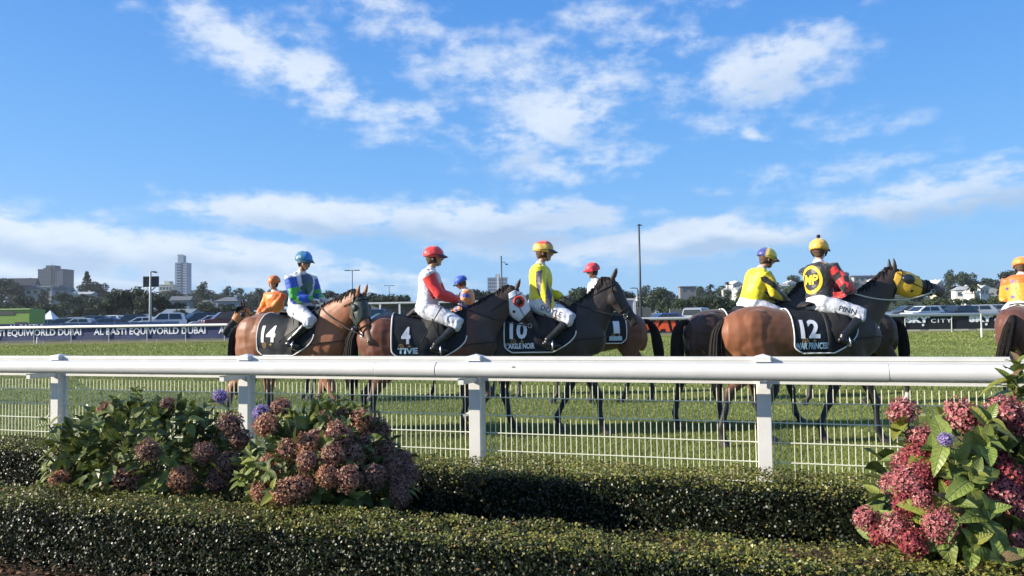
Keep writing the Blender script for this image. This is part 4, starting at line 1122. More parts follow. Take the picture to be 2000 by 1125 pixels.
M_rein = mat('rubber_rein', (.03, .03, .032), .55, .4)
M_rein_w = mat('pale_rein', (.55, .53, .44), .55, .4)

def bez(p0, p1, p2, n):
    p0, p1, p2 = Vector(p0), Vector(p1), Vector(p2)
    return [p0 * (1 - t) ** 2 + p1 * 2 * t * (1 - t) + p2 * t * t for t in np.linspace(0, 1, n)]
def catm(P, n=5):
    P = [Vector(p) for p in P]; out = []
    Q = [P[0] * 2 - P[1]] + P + [P[-1] * 2 - P[-2]]
    for i in range(len(P) - 1):
        a, b, c, d = Q[i:i + 4]
        for k in range(n):
            t = k / n
            out.append(.5 * ((2 * b) + (c - a) * t + (2 * a - 5 * b + 4 * c - d) * t * t + (3 * b - a - 3 * c + d) * t ** 3))
    out.append(P[-1]); return out

def leg_path(front, side, a1, a2, a3, lift=False):
    """angles in degrees from straight down, + = forward; returns points and radii"""
    def d(a, l): return Vector((math.sin(R(a)) * l, 0, -math.cos(R(a)) * l))
    if front:
        y0, y1 = .135 * side, .115 * side
        A = Vector((.52, 0, 1.02)); K = A + d(a1, .50); Fk = K + d(a2, .27); Hf = Fk + d(a3, .125); T = Hf + d(a3 + 12, .07)
        top = [(A + Vector((-.03, 0, .22)), .17, .07), (A + Vector((-.01, 0, .08)), .145, .085), (A + d(a1, .06), .115, .08)]
        seg1 = [(.18, .088, .066), (.32, .062, .052), (.42, .047, .043), (.50, .050, .047)]
        seg2 = [(.05, .040, .037), (.10, .031, .027), (.19, .030, .025), (.25, .036, .032)]
        base = A; lens = .50
    else:
        y0, y1 = .145 * side, .12 * side
        A = Vector((-.50, 0, 1.00)); K = A + d(a1, .50); Fk = K + d(a2, .36); Hf = Fk + d(a3, .125); T = Hf + d(a3 + 12, .07)
        top = [(A + Vector((-.10, 0, .34)), .21, .12), (A + Vector((-.06, 0, .18)), .24, .14), (A + Vector((-.01, 0, .02)), .20, .125)]
        seg1 = [(.10, .155, .105), (.22, .105, .078), (.34, .066, .052), (.44, .050, .038), (.50, .058, .043)]
        seg2 = [(.05, .050, .040), (.12, .037, .030), (.24, .033, .028), (.34, .039, .034)]
        base = A; lens = .50
    pts = list(top)
    for (l, ra, rb) in seg1: pts.append((A + d(a1, l), ra, rb))
    for (l, ra, rb) in seg2: pts.append((K + d(a2, l), ra, rb))
    pts.append((Fk, .040, .036))
    pts.append((Fk + d(a3, .065), .032, .031)); pts.append((Hf, .042, .041))
    pts.append((T - d(a3 + 12, .035), .052, .050)); pts.append((T, .060, .056))
    if not lift:
        k = A.z / (A.z - (T.z - .004))
        pts = [(Vector((p.x, 0, A.z - (A.z - p.z) * k)) if p.z < A.z else p, ra, rb) for (p, ra, rb) in pts]
    out = []
    for (p, ra, rb) in pts:
        t = min(max((A.z + .1 - p.z) / 1.0, 0), 1); th = 1.0 if p.z > .85 else 1.18
        out.append((Vector((p.x, y0 + (y1 - y0) * t, p.z)), ra * th, rb * th))
    return out

GAITS = {   # (front right, front left, hind right, hind left): a1, a2, a3, lifted
    'walk_a': [(-20, -27, 12, False), (27, 9, 38, False), (2, 10, 32, False), (-52, -15, 12, False)],
    'walk_b': [(29, 3, 34, False), (-22, -29, 12, False), (-54, -17, 10, False), (0, 14, 34, False)],
    'stand':  [(0, -2, 30, False), (3, 0, 30, False), (-28, 8, 30, False), (-30, 6, 30, False)],
    'lift_f': [(32, -38, -55, True), (-6, -10, 25, False), (-26, 6, 30, False), (-42, -6, 20, False)],
    'lift_h': [(-10, -14, 20, False), (14, 4, 32, False), (-20, -62, -60, True), (-32, 4, 28, False)],
}
def make_horse(label, px, Y, yaw, scale=1.0, coat=(.16, .06, .03), dark=(.02, .016, .015), gait='walk_a', poll=(1.12, 0, 1.92),
               head_pitch=-52, head_yaw=0, number=None, title=None, cloth=True, hood=None, ring=None, tail_swing=0.0, side=-1,
               socks=(), muzzle=None, rein=None, group='racehorses with riders on the track', body_stretch=1.0, cloth_front=.50,
               blinker=None, dock_up=0.0, mane_m=None, hair=None, lowpoint=.78, hand=(.36, 1.78), fore_shade=None, tack=0.0, tail_out=0.0, cup=None):
    TK = tack; hand = (hand[0] + tack, hand[1])
    p0 = at(px, 640, Y)
    gnd = gzf(p0.x, Y)
    root = thing('horse', label, 'horse', (p0.x, Y, gnd), yaw, group, scale)
    root['tk'] = TK
    hair = hair or M_hair
    S = body_stretch
    mb = MB()
    trunk = [(-.86, 1.30, .10, .09), (-.82, 1.30, .20, .16), (-.72, 1.29, .28, .225), (-.58, 1.29, .325, .27), (-.42, 1.295, .335, .28), (-.25, 1.275, .315, .275),
             (-.05, 1.235, .315, .285), (.14, 1.22, .335, .285), (.32, 1.235, .365, .265), (.46, 1.255, .375, .24), (.60, 1.25, .33, .215), (.72, 1.22, .25, .19), (.80, 1.19, .15, .14)]
    mb.loft([(x * S, 0, z) for x, z, a, b in trunk], [t[2] for t in trunk], [t[3] for t in trunk], seg=24)
    P = Vector(poll); B0 = Vector((.50 * S, 0, 1.34)); 
    hy = R(head_yaw)
    ctrl = B0 + Vector((.30, 0, .30 if P.z > 1.6 else .1)) + Vector((0, P.y * .35, 0))
    npts = bez(B0, ctrl, P, 8); NR = [.330, .310, .275, .238, .205, .178, .155, .128]
    mb.loft(npts, NR, [.170, .158, .138, .120, .106, .096, .088, .080], seg=18)
    # crest and breast
    mb.ball((.70 * S, 0, 1.22), (.16, .17, .20)); mb.ball((.40 * S, 0, 1.53), (.22, .075, .115))
    for s in (-1, 1):
        mb.ball((.50 * S, .135 * s, 1.20), (.16, .10, .28)); mb.ball((-.56, .14 * s, 1.32), (.25, .145, .27)); mb.ball((-.74, .10 * s, 1.16), (.12, .09, .24))
    # head
    hp = R(head_pitch)
    hx = Vector((math.cos(hp) * math.cos(hy), math.cos(hp) * math.sin(hy), math.sin(hp)))
    hl = Vector((-math.sin(hy), math.cos(hy), 0)); hz = hx.cross(hl)
    def H(s, l, u): return P + hx * s + hl * l + hz * u
    if hz.z < 0 and abs(head_pitch) < 89: hz = -hz
    hs = [(-.05, -.045, .075, .062), (.02, -.055, .115, .082), (.10, -.066, .132, .094), (.19, -.080, .136, .092), (.28, -.080, .118, .080), (.37, -.066, .088, .064),
          (.46, -.056, .071, .054), (.54, -.054, .064, .052), (.60, -.056, .060, .052), (.635, -.060, .046, .044)]
    mb.loft([H(a, 0, b) for a, b, c, d in hs], [h[2] for h in hs], [h[3] for h in hs], seg=18, lat=hl)
    for s in (-1, 1):
        mb.ball(H(.20, .065 * s, -.10), (.085, .04, .085), mat=Matrix((hx, hl, hz)).transposed())      # jowl
        mb.ball(H(.13, .082 * s, -.005), (.045, .018, .022), mat=Matrix((hx, hl, hz)).transposed())     # brow
        mb.ball(H(.60, .036 * s, -.038), (.030, .016, .022), mat=Matrix((hx, hl, hz)).transposed())
    mb.ball(H(.605, 0, -.108), (.040, .034, .022), mat=Matrix((hx, hl, hz)).transposed())               # lip
    # legs
    legs = []
    for i, (fr, sd) in enumerate(((True, -1), (True, 1), (False, -1), (False, 1))):
        a1, a2, a3, lf = GAITS[gait][i]
        lp = leg_path(fr, sd, a1, a2, a3, lf)
        if fr: lp = [(p + Vector((.52 * (S - 1), 0, 0)), a, b) for p, a, b in lp]
        legs.append(lp)
        mb.loft([p for p, a, b in lp], [a for p, a, b in lp], [b for p, a, b in lp], seg=12)
    # ears
    for s in (-1, 1):
        e0 = H(-.015, .045 * s, .035); up = (hz * .9 + Vector((0, 0, .5)) - hx * .35).normalized()
        mb.loft([e0, e0 + up * .05 + hl * .008 * s, e0 + up * .11 + hl * .012 * s, e0 + up * .165 + hl * .006 * s], [.026, .032, .024, .007], [.020, .022, .016, .006], seg=8, lat=hl)
    me = remesh(mb, .0135, 4, .5, 'body')
    V = coords(me); n = len(V)
    # muscle relief
    Nn = normals(me)
    amp = .005 * vnoise(V, 1.5, 11) + .0012 * vnoise(V, 5, 12)
    amp[V[:, 2] < .75] *= .15
    me.vertices.foreach_set('co', (V + Nn * amp[:, None]).astype(np.float32).reshape(-1)); me.update()
    coat_, dark_ = np.array(coat), np.array(dark)
    low = 1 - smooth(lowpoint - .26, lowpoint + .10, V[:, 2] + .03 * vnoise(V, 3, 2))
    hm = np.array([P.x, P.y, P.z]); hxv = np.array(hx)
    along = (V - hm) @ hxv; perp = np.linalg.norm((V - hm) - along[:, None] * hxv, axis=1)
    inhead = (along > -.06) & (perp < .30) & (V[:, 2] > .95) & (V[:, 0] > .55)
    mz = smooth(.40, .58, along) * inhead
    k = np.clip(np.maximum(low, mz * .9), 0, 1)[:, None]
    shade = 1 + .10 * vnoise(V, 1.3, 3) + .06 * vnoise(V, 9, 4)
    if fore_shade is not None:      # shade on the front half painted into the coat as a darker forehand
        q = smooth(fore_shade[0], fore_shade[1], V[:, 0])[:, None]
        coat_ = coat_ * (1 - q) + np.array(fore_shade[2]) * q
    # darker along the back and mane
    topk = smooth(.20, .36, V[:, 2] - 1.25)[:, None] * .25 * (V[:, 0] < .5)[:, None]
    base = coat_ * (1 - topk) + dark_ * topk
    cols = (base * (1 - k) + dark_ * k) * shade[:, None]
    for i, (lo, hi) in [(s_[0], (s_[1], s_[2])) for s_ in socks]:
        f = legs[i][-3][0]
        d = np.linalg.norm(V[:, :2] - np.array([f.x, f.y]), axis=1)
        q = (smooth(lo, lo + .02, V[:, 2]) * (1 - smooth(hi - .03, hi, V[:, 2])) * (d < .16))[:, None]
        cols = cols * (1 - q) + np.array([.55, .50, .44]) * q
    hoof = (V[:, 2] < .065)[:, None] & True
    cols = np.where(hoof, np.array([.05, .04, .035]), cols)
    if muzzle is not None:
        q = (smooth(.44, .56, along) * inhead)[:, None]; cols = cols * (1 - q) + np.array(muzzle) * q
    set_cols(me, np.clip(cols, .002, 1)); me.materials.clear(); me.materials.append(M_coat)
    link('body', me, root)
    bvh = bvh_of(me)
    for s in (-1, 1):
        eb = MB().ball(H(.135, .088 * s, -.030), (.022, .012, .018), 10, 6, mat=Matrix((hx, hl, hz)).transposed()); eb.build('eye', M_eye, root, True)
        nb_ = MB().ball(H(.612, .046 * s, -.040), (.016, .006, .012), 8, 5, mat=Matrix((hx, hl, hz)).transposed()); nb_.build('nostril', M_eye, root, True)
    r = np.random.default_rng(int(px))
    # mane
    t = MB()
    crest = []
    for i, p in enumerate(npts):
        ra = NR[i]
        tg = (npts[min(i + 1, 7)] - npts[max(i - 1, 0)]).normalized(); up = Vector((0, 1, 0)).cross(tg); up = -up if up.z < 0 else up
        crest.append(p + up * (ra - .015))
    cr = catm(crest[1:] + [H(.02, 0, .055)], 6)
    for i in range(150):
        u = r.uniform(0, len(cr) - 1.01); k0 = int(u); c0 = cr[k0].lerp(cr[k0 + 1], u - k0)
        L_ = r.uniform(.07, .14); sy = side * r.uniform(.4, 1.0)
        a = c0; b = c0 + Vector((r.normal(0, .01), sy * .05, .012)); c = b + Vector((r.normal(-.01, .02), sy * .035, -L_))
        t.loft([a, b, c], [.013, .013, .003], [.007, .007, .002], seg=4)
    t.build('mane', mane_m or hair, root)
    # tail
    t = MB(); dz = 1.50 + dock_up
    sw = tail_swing
    core = [(-.82, 0, dz - .04), (-.92, sw * .1, dz - .07), (-.985 - tail_out * .3, sw * .25, 1.30), (-1.00 - tail_out * .6, sw * .6, 1.05), (-1.0 - tail_out * .85, sw * .9, .78), (-.99 - tail_out, sw, .52)]
    cc = catm(core, 4)
    t.loft(cc, list(np.interp(np.linspace(0, 1, len(cc)), [0, .25, .6, 1], [.038, .055, .065, .02])), list(np.interp(np.linspace(0, 1, len(cc)), [0, .25, .6, 1], [.036, .055, .07, .02])), seg=10)
    for i in range(130):
        th = r.uniform(0, 2 * PI); q = r.uniform(.4, 1.15); pts = []; e = r.uniform(.72, 1.0)
        for j, c0 in enumerate(catm(core, 2)):
            f = j / 10
            if f > e: break
            w = np.interp(f, [0, .3, .65, 1], [.02, .055, .085, .06]) * q
            pts.append(c0 + Vector((math.cos(th) * w, math.sin(th) * w, r.normal(0, .006))))
        t.loft(pts, [.010] * (len(pts) - 1) + [.002], seg=4)
    t.build('tail', hair, root)
    # number cloth
    def wrap(xs, angs, off, zc=1.30):
        vs = []
        for x in xs(0): pass
    if cloth:
        xr, xf = -.40 + TK, cloth_front * S + (TK * .3)
        def cloth_pt(u, v, off):
            """u 0..1 rear to front, v -1..1 right hem to left hem"""
            av = abs(v); th = av * 2.02
            bot = 1.06
            xa = xr + .045 * math.sin(av * PI) ; 
            cut_r = .10 * max(0, (av - .80) / .20) ** 2; cut_f = .30 * max(0, (av - .45) / .55) ** 2
            x = (xr + cut_r) + u * ((xf - cut_f) - (xr + cut_r))
            s = 1 if v >= 0 else -1
            if av < .42:
                ang = av / .42 * R(75); d = Vector((0, s * math.sin(ang), math.cos(ang))); o = Vector((x, 0, 1.25))
                h = bvh.ray_cast(o + d * .9, -d, 1.2); hit = h[0] if h[0] is not None else o + d * .3
            else:
                z = 1.34 - (av - .42) / .58 * (1.34 - bot); d = Vector((0, s, .05)).normalized(); o = Vector((x, 0, z))
                h = bvh.ray_cast(o + d * .9, -d, 1.2); hit = h[0] if h[0] is not None else o + d * .27
                if z < 1.14: hit = Vector((hit.x, s * max(abs(hit.y), .262), hit.z))
            d = d.normalized()
            rip = .004 * math.sin(u * 23 + v * 5) * (av > .3)
            return hit + d * (off + rip)
        nu, nv = 22, 44
        vs = []; fs = []
        for j in range(nv + 1):
            for i in range(nu + 1): vs.append(cloth_pt(i / nu, -1 + 2 * j / nv, .016))
        k = nu + 1
        fs = [(j * k + i, j * k + i + 1, (j + 1) * k + i + 1, (j + 1) * k + i) for j in range(nv) for i in range(nu)]
        cm = evaluated(MB().add(vs, fs), [('SOLIDIFY', dict(thickness=.006, offset=0)), ('SUBSURF', dict(levels=1, render_levels=1))], 'saddlecloth')
        cm.polygons.foreach_set('use_smooth', [True] * len(cm.polygons)); cm.materials.append(M_cloth)
        so = link('saddlecloth', cm, root); cb = bvh_of(cm)
        edge = [cloth_pt(0, v, .018) for v in np.linspace(-1, 1, 40)] + [cloth_pt(u, 1, .018) for u in np.linspace(0.05, 1, 16)] + [cloth_pt(1, v, .018) for v in np.linspace(.95, .40, 14)]
        edge2 = [cloth_pt(u, -1, .018) for u in np.linspace(0, 1, 16)] + [cloth_pt(1, v, .018) for v in np.linspace(-.95, -.40, 14)]
        for ed in (edge, edge2):
            MB().loft(ed, .0085, seg=6).build('binding', M_trim, so, True)
        if number:
            for sd in (side,):
                xd = Vector((1, 0, 0)) * (-sd); yd = Vector((0, .25 * -sd, 1)).normalized()
                ox = -.215 + TK; wn = .115 if len(number) == 1 else .225
                v_, f_ = decal(text_shape(number, .035), .225, (ox, 0, 1.285), xd, yd, cb, .006, width=wn)
                MB().add(v_, f_).build('number', M_wht, so)
                q = MB(); v_, f_ = decal(ring_shape(.75, 1.0, 24), .036, (ox + .065 * sd * 1.0, 0, 1.135), xd, yd, cb, .005); q.add(v_, f_)
                v_, f_ = decal(star_shape(4, .5, .16), .05, (ox + .065 * sd, 0, 1.135), xd, yd, cb, .005); q.add(v_, f_)
                q.build('crest', M_gold, so)
                q = MB(); v_, f_ = decal(star_shape(4, .5, .2), .055, (ox - .045 * sd, 0, 1.14), xd, yd, cb, .005); q.add(v_, f_); q.build('emblem', M_gold, so)
                if title:
                    tt, tcol, tw = title
                    v_, f_ = decal(text_shape(tt, .04) if tt != 'strip' else rect_shape(4, 1), .072, (ox + .02, 0, 1.085), xd, yd, cb, .006, width=tw)
                    MB().add(v_, f_).build('lettering', M_wht if tcol == 'w' else M_blueprint, so)
        # saddle
        t = MB()
        t.loft([(a_ + TK, 0, b_) for a_, b_ in ((-.20, 1.61), (-.14, 1.645), (-.02, 1.625), (.10, 1.63), (.22, 1.68), (.28, 1.69))], [.02, .03, .028, .028, .035, .02], [.10, .15, .12, .10, .09, .05], seg=14)
        for s in (-1, 1):
            pts = [(x + TK, s * y, z) for x, y, z in ((.05, .10, 1.62), (.12, .22, 1.50), (.16, .285, 1.36), (.17, .30, 1.22))]
            t.loft(pts, [.10, .13, .14, .09], [.012] * 4, seg=10, lat=(0, 1, .2))
        t.build('saddle', M_leather, root, True)
        g = MB(); loop = []
        for a in np.linspace(0, 2 * PI, 30):
            d = Vector((0, math.sin(a), math.cos(a))); o = Vector((.20 * S, 0, 1.24)); h = bvh.ray_cast(o + d * .9, -d, 1.2)
            loop.append((h[0] if h[0] is not None else o + d * .3) + d * .021)
        g.loft(loop, .010, .03, seg=8, lat=(1, 0, 0)); g.build('girth', M_leather, root, True)
        # breast strap
        g = MB(); loop = []
        for a in np.linspace(-1.9, 1.9, 26):
            d = Vector((math.cos(a) * .95, math.sin(a), -.05)).normalized(); o = Vector((.40 * S, 0, 1.24 - .05 * abs(a)+.05)); h = bvh.ray_cast(o + d * .9, -d, 1.2)
            loop.append((h[0] if h[0] is not None else o + d * .3) + d * .006)
        g.loft(loop, .016, .006, seg=6, lat=(0, 0, 1)); g.build('breast_strap', M_leather, root, True)
    # bridle
    b = MB()
    def hring(s_, tilt=0, off=.006, n=20, r0=.008, r1=.013):
        pts = []
        for a in np.linspace(0, 2 * PI, n + 1):
            d = (hl * math.sin(a) + hz * math.cos(a)).normalized(); o = H(s_ + tilt * math.cos(a), 0, -.062)
            h = bvh.ray_cast(o + d * .35, -d, .5); pts.append((h[0] if h[0] is not None else o + d * .08) + d * off)
        return pts
    offh = .016 if hood else .006
    b.loft(hring(.40), .012, .005, seg=6, lat=hx)
    b.loft(hring(.47, -.04), .009, .004, seg=6, lat=hx)
    b.loft(hring(.045, .02, offh), .010, .005, seg=6, lat=hx)
    for s in (-1, 1):
        pts = []
        for (ss, uu) in ((.0, .02), (.10, -.045), (.22, -.075), (.34, -.085), (.46, -.095)):
            o = H(ss, 0, uu); h = bvh.ray_cast(o + hl * s * .3, -hl * s, .5)
            pts.append((h[0] if h[0] is not None else o + hl * s * .08) + hl * s * (offh if ss < .3 else .006))
        b.loft(pts, .010, .005, seg=6, lat=hz)
    b.build('bridle', M_leather, root, True)
    br = MB()
    bits = []
    for s in (-1, 1):
        c = H(.475, .066 * s, -.10); bits.append(c)
        pts = [c + hx * .026 * math.cos(a) + hz * .026 * math.sin(a) for a in np.linspace(0, 2 * PI, 13)]
        br.loft(pts, .0045, seg=6)
        br.build('bit_ring', M_steel, root, True); br = MB()
    # reins to the rider's hands
    for s, c in zip((-1, 1), bits):
        hnd = Vector((hand[0], .07 * s, hand[1]))
        sag = Vector((.0, .10 * s, -.10 if rein != 'slack' else -.20))
        MB().loft(bez(c, (c + hnd) * .5 + sag, hnd, 12), .008, .005, seg=6).build('rein', M_rein_w if rein == 'slack' else M_rein, root, True)
    if hood is not None:
        hm_, = (hood,)
        t = MB(); hh = [(-.03, -.05, .098, .090), (.02, -.055, .128, .098), (.10, -.068, .146, .112), (.19, -.083, .154, .116), (.28, -.082, .134, .103), (.335, -.072, .106, .080)]
        t.loft([H(a, 0, b_) for a, b_, c, d in hh], [h[2] for h in hh], [h[3] for h in hh], seg=22, lat=hl, open_ends=True)
        # throat flap
        hme = evaluated(t, [('SOLIDIFY', dict(thickness=.005, offset=0)), ('SUBSURF', dict(levels=1, render_levels=1))], 'hood')
        hme.polygons.foreach_set('use_smooth', [True] * len(hme.polygons)); hme.materials.append(hm_)
        ho = link('hood', hme, root)
        for s in (-1, 1):
            cme = MB().ball(H(.135, .104 * s, -.030), (.052, .030, .050) if cup is None else cup, 16, 10, mat=Matrix((hx, hl, hz)).transposed())
            cme.build('blinker', blinker or M_leather, ho, True)
            if ring is not None:
                c = H(.135, .112 * s, -.030); pts = [c + hx * .062 * math.cos(a) + hz * .060 * math.sin(a) for a in np.linspace(0, 2 * PI, 21)]
                MB().loft(pts, .016, .012, seg=6, lat=hl).build('eye_ring', ring, ho, True)
    elif blinker is not None:
        for s in (-1, 1):
            MB().ball(H(.12, .09 * s, -.02), (.05, .03, .05), 12, 8, mat=Matrix((hx, hl, hz)).transposed()).build('blinker', blinker, root, True)
    return root
# ================================================================== riders
M_skin = mat('skin', (.50, .27, .18), .5, .4, var=.06, vscale=30)
M_silk = mat('racing_silk', rough=.42, spec=.45, attr=True, var=.08, vscale=8, bump=.6, bscale=14, sheen=.3, bump_d=.03)
M_breech = mat('white_breeches', (.60, .61, .66), .55, .3, bump=.6, bscale=15, bump_d=.03)
M_boot = mat('riding_boot', (.014, .014, .016), .28, .6, var=.2, vscale=15)
M_black = mat('matt_black', (.015, .015, .017), .6, .3)
M_ink = mat('dark_ink', (.05, .055, .08), .7, .2)
M_glove = mat('white_glove', (.60, .60, .60), .7, .2, bump=.3, bscale=60)
M_yel = mat('yellow_print', (.85, .50, .03), .5, .4)
M_hairs = mat('brown_hair_short', (.09, .05, .03), .7, .3, var=.3, vscale=60)
M_whip = mat('whip_black', (.02, .02, .022), .5, .4)
def ik(a, b, l1, l2, bend):
    a, b = Vector(a), Vector(b); d = b - a; L_ = min(d.length, (l1 + l2) * .995); dn = d.normalized(); b = a + dn * L_
    x = (l1 * l1 - l2 * l2 + L_ * L_) / (2 * L_); h = math.sqrt(max(l1 * l1 - x * x, 0))
    bend = Vector(bend); bend = (bend - dn * bend.dot(dn)).normalized()
    return a + dn * x + bend * h, b
def fingers(mb, wrist, fwd, side, up, curl=1.0, right=1):
    """palm with four bent fingers of different length and a thumb"""
    palm = wrist + fwd * .045
    mat3 = Matrix((fwd, side, up)).transposed()
    mb.ball(palm, (.048, .040, .020), 10, 6, mat=mat3)
    for i, (o, l) in enumerate(((-.030, .058), (-.010, .068), (.010, .064), (.030, .050))):
        b0 = palm + fwd * .036 + side * o * right
        d1 = (fwd * .75 - up * .65 * curl).normalized(); d2 = (fwd * .05 - up).normalized(); d3 = (-fwd * .75 - up * .45).normalized()
        if curl < .4: d1 = (fwd - up * .25).normalized(); d2 = (fwd * .8 - up * .5).normalized(); d3 = (fwd * .6 - up * .7).normalized()
        p1 = b0 + d1 * l * .42; p2 = p1 + d2 * l * .33; p3 = p2 + d3 * l * .25
        mb.loft([b0, p1, p2, p3], [.0095, .009, .0085, .0075], seg=7)
    t0 = palm - fwd * .012 - side * .034 * right
    mb.loft([t0, t0 + (fwd * .5 - side * .6 * right - up * .3).normalized() * .028, t0 + fwd * .045 - side * .020 * right - up * .022], [.013, .011, .008], seg=7)

def make_jockey(label, horse, silks, capf, lean=8, twist=0, head=(0, 0), hands=((.36, -.08, 1.79), (.36, .08, 1.79)), seat=(.03, 1.70), breech=M_breech,
                words=None, collar=(.75, .75, .78), pompom=None, goggles=None, gloves=None, marks=None, side=-1, hunch=0.0, peak=True, knee=(.46, 1.50), foot=(.16, 1.22), vest=None, peakc=None, elbow_up=None, size=1.0, hair_m=None):
    tk = horse.get('tk', 0.0)
    del horse['tk']
    seat = (seat[0] + tk, seat[1]); knee = (knee[0] + tk, knee[1]); foot = (foot[0] + tk, foot[1]); hands = [(q[0] + tk, q[1], q[2]) for q in hands]
    sx, sz = seat
    root = thing('person', label, 'person', (0, 0, 0), 0, 'riders on the racehorses')
    loc = Vector((sx, 0, 0)); base = horse.location + (Matrix.Rotation(horse.rotation_euler[2], 3, 'Z') @ loc) * horse.scale[0]
    root.location = (base.x, base.y, base.z + sz * horse.scale[2]); root.rotation_euler = (0, 0, horse.rotation_euler[2]); root.scale = tuple(q * size for q in horse.scale)
    O = Vector((sx, 0, sz))
    TW = Matrix.Rotation(R(twist), 3, 'Z')
    ln = R(lean)
    up = Vector((math.sin(ln), 0, math.cos(ln))); fw = Vector((math.cos(ln), 0, -math.sin(ln)))
    up2 = (up + Vector((hunch, 0, 0))).normalized()
    def T(u, f=0, l=0):   # torso coordinates
        k = min(max(u / .5, 0), 1); tw = Matrix.Rotation(R(twist) * k, 3, 'Z')
        v = up * u + fw * f
        if u > .25: v += Vector((hunch, 0, -abs(hunch) * .15)) * (u - .25)
        return tw @ (v + Vector((0, l, 0)))
    latt = lambda u: Matrix.Rotation(R(twist) * min(max(u / .5, 0), 1), 3, 'Z') @ Vector((0, 1, 0))
    sections = [(-.06, -.01, .130, .180), (.04, 0, .128, .175), (.14, .005, .120, .168), (.26, .005, .132, .185), (.37, .0, .138, .205), (.445, -.008, .120, .210), (.49, -.01, .088, .155), (.52, -.0, .058, .070), (.56, .012, .054, .056), (.60, .018, .052, .055)]
    def torso(mb, g, upto=10, lo=0, frm=0):
        S_ = sections[lo:upto]
        mb.loft([T(u, f) for u, f, a, b in S_], [a + g for u, f, a, b in S_], [b + g for u, f, a, b in S_], seg=20, lat=latt(.3))
    sh = [T(.43, -.005, -.195), T(.43, -.005, .195)]
    arms = []
    for i, s in enumerate((-1, 1)):
        tgt = Vector(hands[i]) - O
        bend = Vector((-.55, .55 * s, -.75)) if elbow_up is None else Vector(elbow_up[i])
        el, wr = ik(sh[i], tgt, .285, .265, TW @ bend)
        arms.append((sh[i], el, wr))
    legs = []
    for s in (-1, 1):
        hip = Vector((.0, .095 * s, -.02)); kn = Vector((knee[0] - sx, .275 * s, knee[1] - sz)); an = Vector((foot[0] - sx, .345 * s, foot[1] - sz))
        legs.append((hip, kn, an))
    # head frame
    hyaw, hpit = head
    nk = T(.555, .02)
    HR = Matrix.Rotation(R(twist + hyaw), 3, 'Z') @ Matrix.Rotation(R(-hpit), 3, 'Y')
    hc = nk + HR @ Vector((.020, 0, .115))
    def Hd(x, y, z): return hc + HR @ Vector((x, y, z))
    skin = MB()
    torso(skin, -.008)
    for (a, e, w) in arms:
        skin.loft([a, a.lerp(e, .5), e, e.lerp(w, .3), e.lerp(w, .8), w], [.050, .046, .037, .040, .030, .026], [.050, .046, .037, .040, .028, .030], seg=12)
    for (h, k, an) in legs:
        skin.loft([h, h.lerp(k, .5), k, k.lerp(an, .35), an], [.085, .072, .052, .052, .035], seg=12)
        skin.loft([an + Vector((-.05, 0, -.03)), an + Vector((.03, 0, -.05)), an + Vector((.15, 0, -.065))], [.032, .035, .02], [.03, .036, .03], seg=10)
    # skull, jaw, nose, ears
    skin.ball(Hd(-.008, 0, .018), (.092, .074, .098), 18, 12, mat=HR)
    skin.loft([Hd(.025, 0, .03), Hd(.030, 0, -.03), Hd(.038, 0, -.075), Hd(.045, 0, -.098)], [.062, .062, .048, .026], [.064, .060, .044, .022], seg=14, lat=HR @ Vector((0, 1, 0)))
    skin.loft([Hd(.082, 0, .025), Hd(.098, 0, .0), Hd(.116, 0, -.022), Hd(.092, 0, -.032)], [.012, .013, .014, .010], [.009, .011, .015, .012], seg=8, lat=HR @ Vector((0, 1, 0)))
    skin.ball(Hd(.080, 0, .038), (.016, .055, .012), 10, 6, mat=HR)
    skin.ball(Hd(.084, 0, -.052), (.014, .026, .007), 10, 6, mat=HR); skin.ball(Hd(.081, 0, -.064), (.013, .022, .007), 10, 6, mat=HR)
    skin.ball(Hd(.074, 0, -.088), (.018, .022, .015), 10, 6, mat=HR)
    for s in (-1, 1):
        skin.ball(Hd(-.012, .076 * s, -.005), (.020, .008, .032), 8, 6, mat=HR); skin.ball(Hd(.058, .040 * s, -.022), (.026, .020, .022), 10, 6, mat=HR)
    me = remesh(skin, .0085, 2, .5, 'body')
    mb = MB(); mb.v = [tuple(v) for v in coords(me)]; mb.f = [tuple(p.vertices) for p in me.polygons]; mb.m = [0] * len(mb.f)
    gm = MB()
    for i, (a, e, w) in enumerate(arms):
        f = (w - e).normalized(); s_ = Vector((0, 1, 0)) - f * f.y; s_.normalize(); u_ = f.cross(s_); u_ = -u_ if u_.z < 0 else u_
        fingers(gm if gloves else mb, w, f, s_, u_, 1.0, -1 if i == 0 else 1)
    bo = mb.build('body', M_skin, root, True)
    if gloves: gm.build('gloves', gloves, root, True)
    for s in (-1, 1):
        MB().ball(Hd(.078, .031 * s, .012), (.010, .014, .008), 10, 6, mat=HR).build('eye', M_eye, root, True)
    hb = MB(); hb.ball(Hd(-.024, 0, .006), (.088, .080, .090), 18, 12, mat=HR); hb.ball(Hd(-.055, 0, -.045), (.045, .058, .045), 12, 8, mat=HR)
    hb.build('hair', hair_m or M_hairs, root, True)
    for s in (-1, 1):
        MB().loft([Hd(-.01, .084 * s, .03), Hd(.005, .086 * s, -.02), Hd(.022, .072 * s, -.065)], [.022, .020, .010], [.008, .009, .006], seg=8).build('ear_guard', M_black, root, True)
    # shirt
    sb = MB()
    torso(sb, .016, 7, 1)
    for (a, e, w) in arms:
        ina = a + (T(.43) - a) * .35
        sb.loft([ina, a, a.lerp(e, .45), e, e.lerp(w, .35), e.lerp(w, .75), e.lerp(w, .95)], [.078, .088, .083, .072, .070, .056, .040], seg=14)
    sm = remesh(sb, .0115, 3, .5, 'shirt')
    V = coords(sm); Nn = normals(sm)
    A_all = []
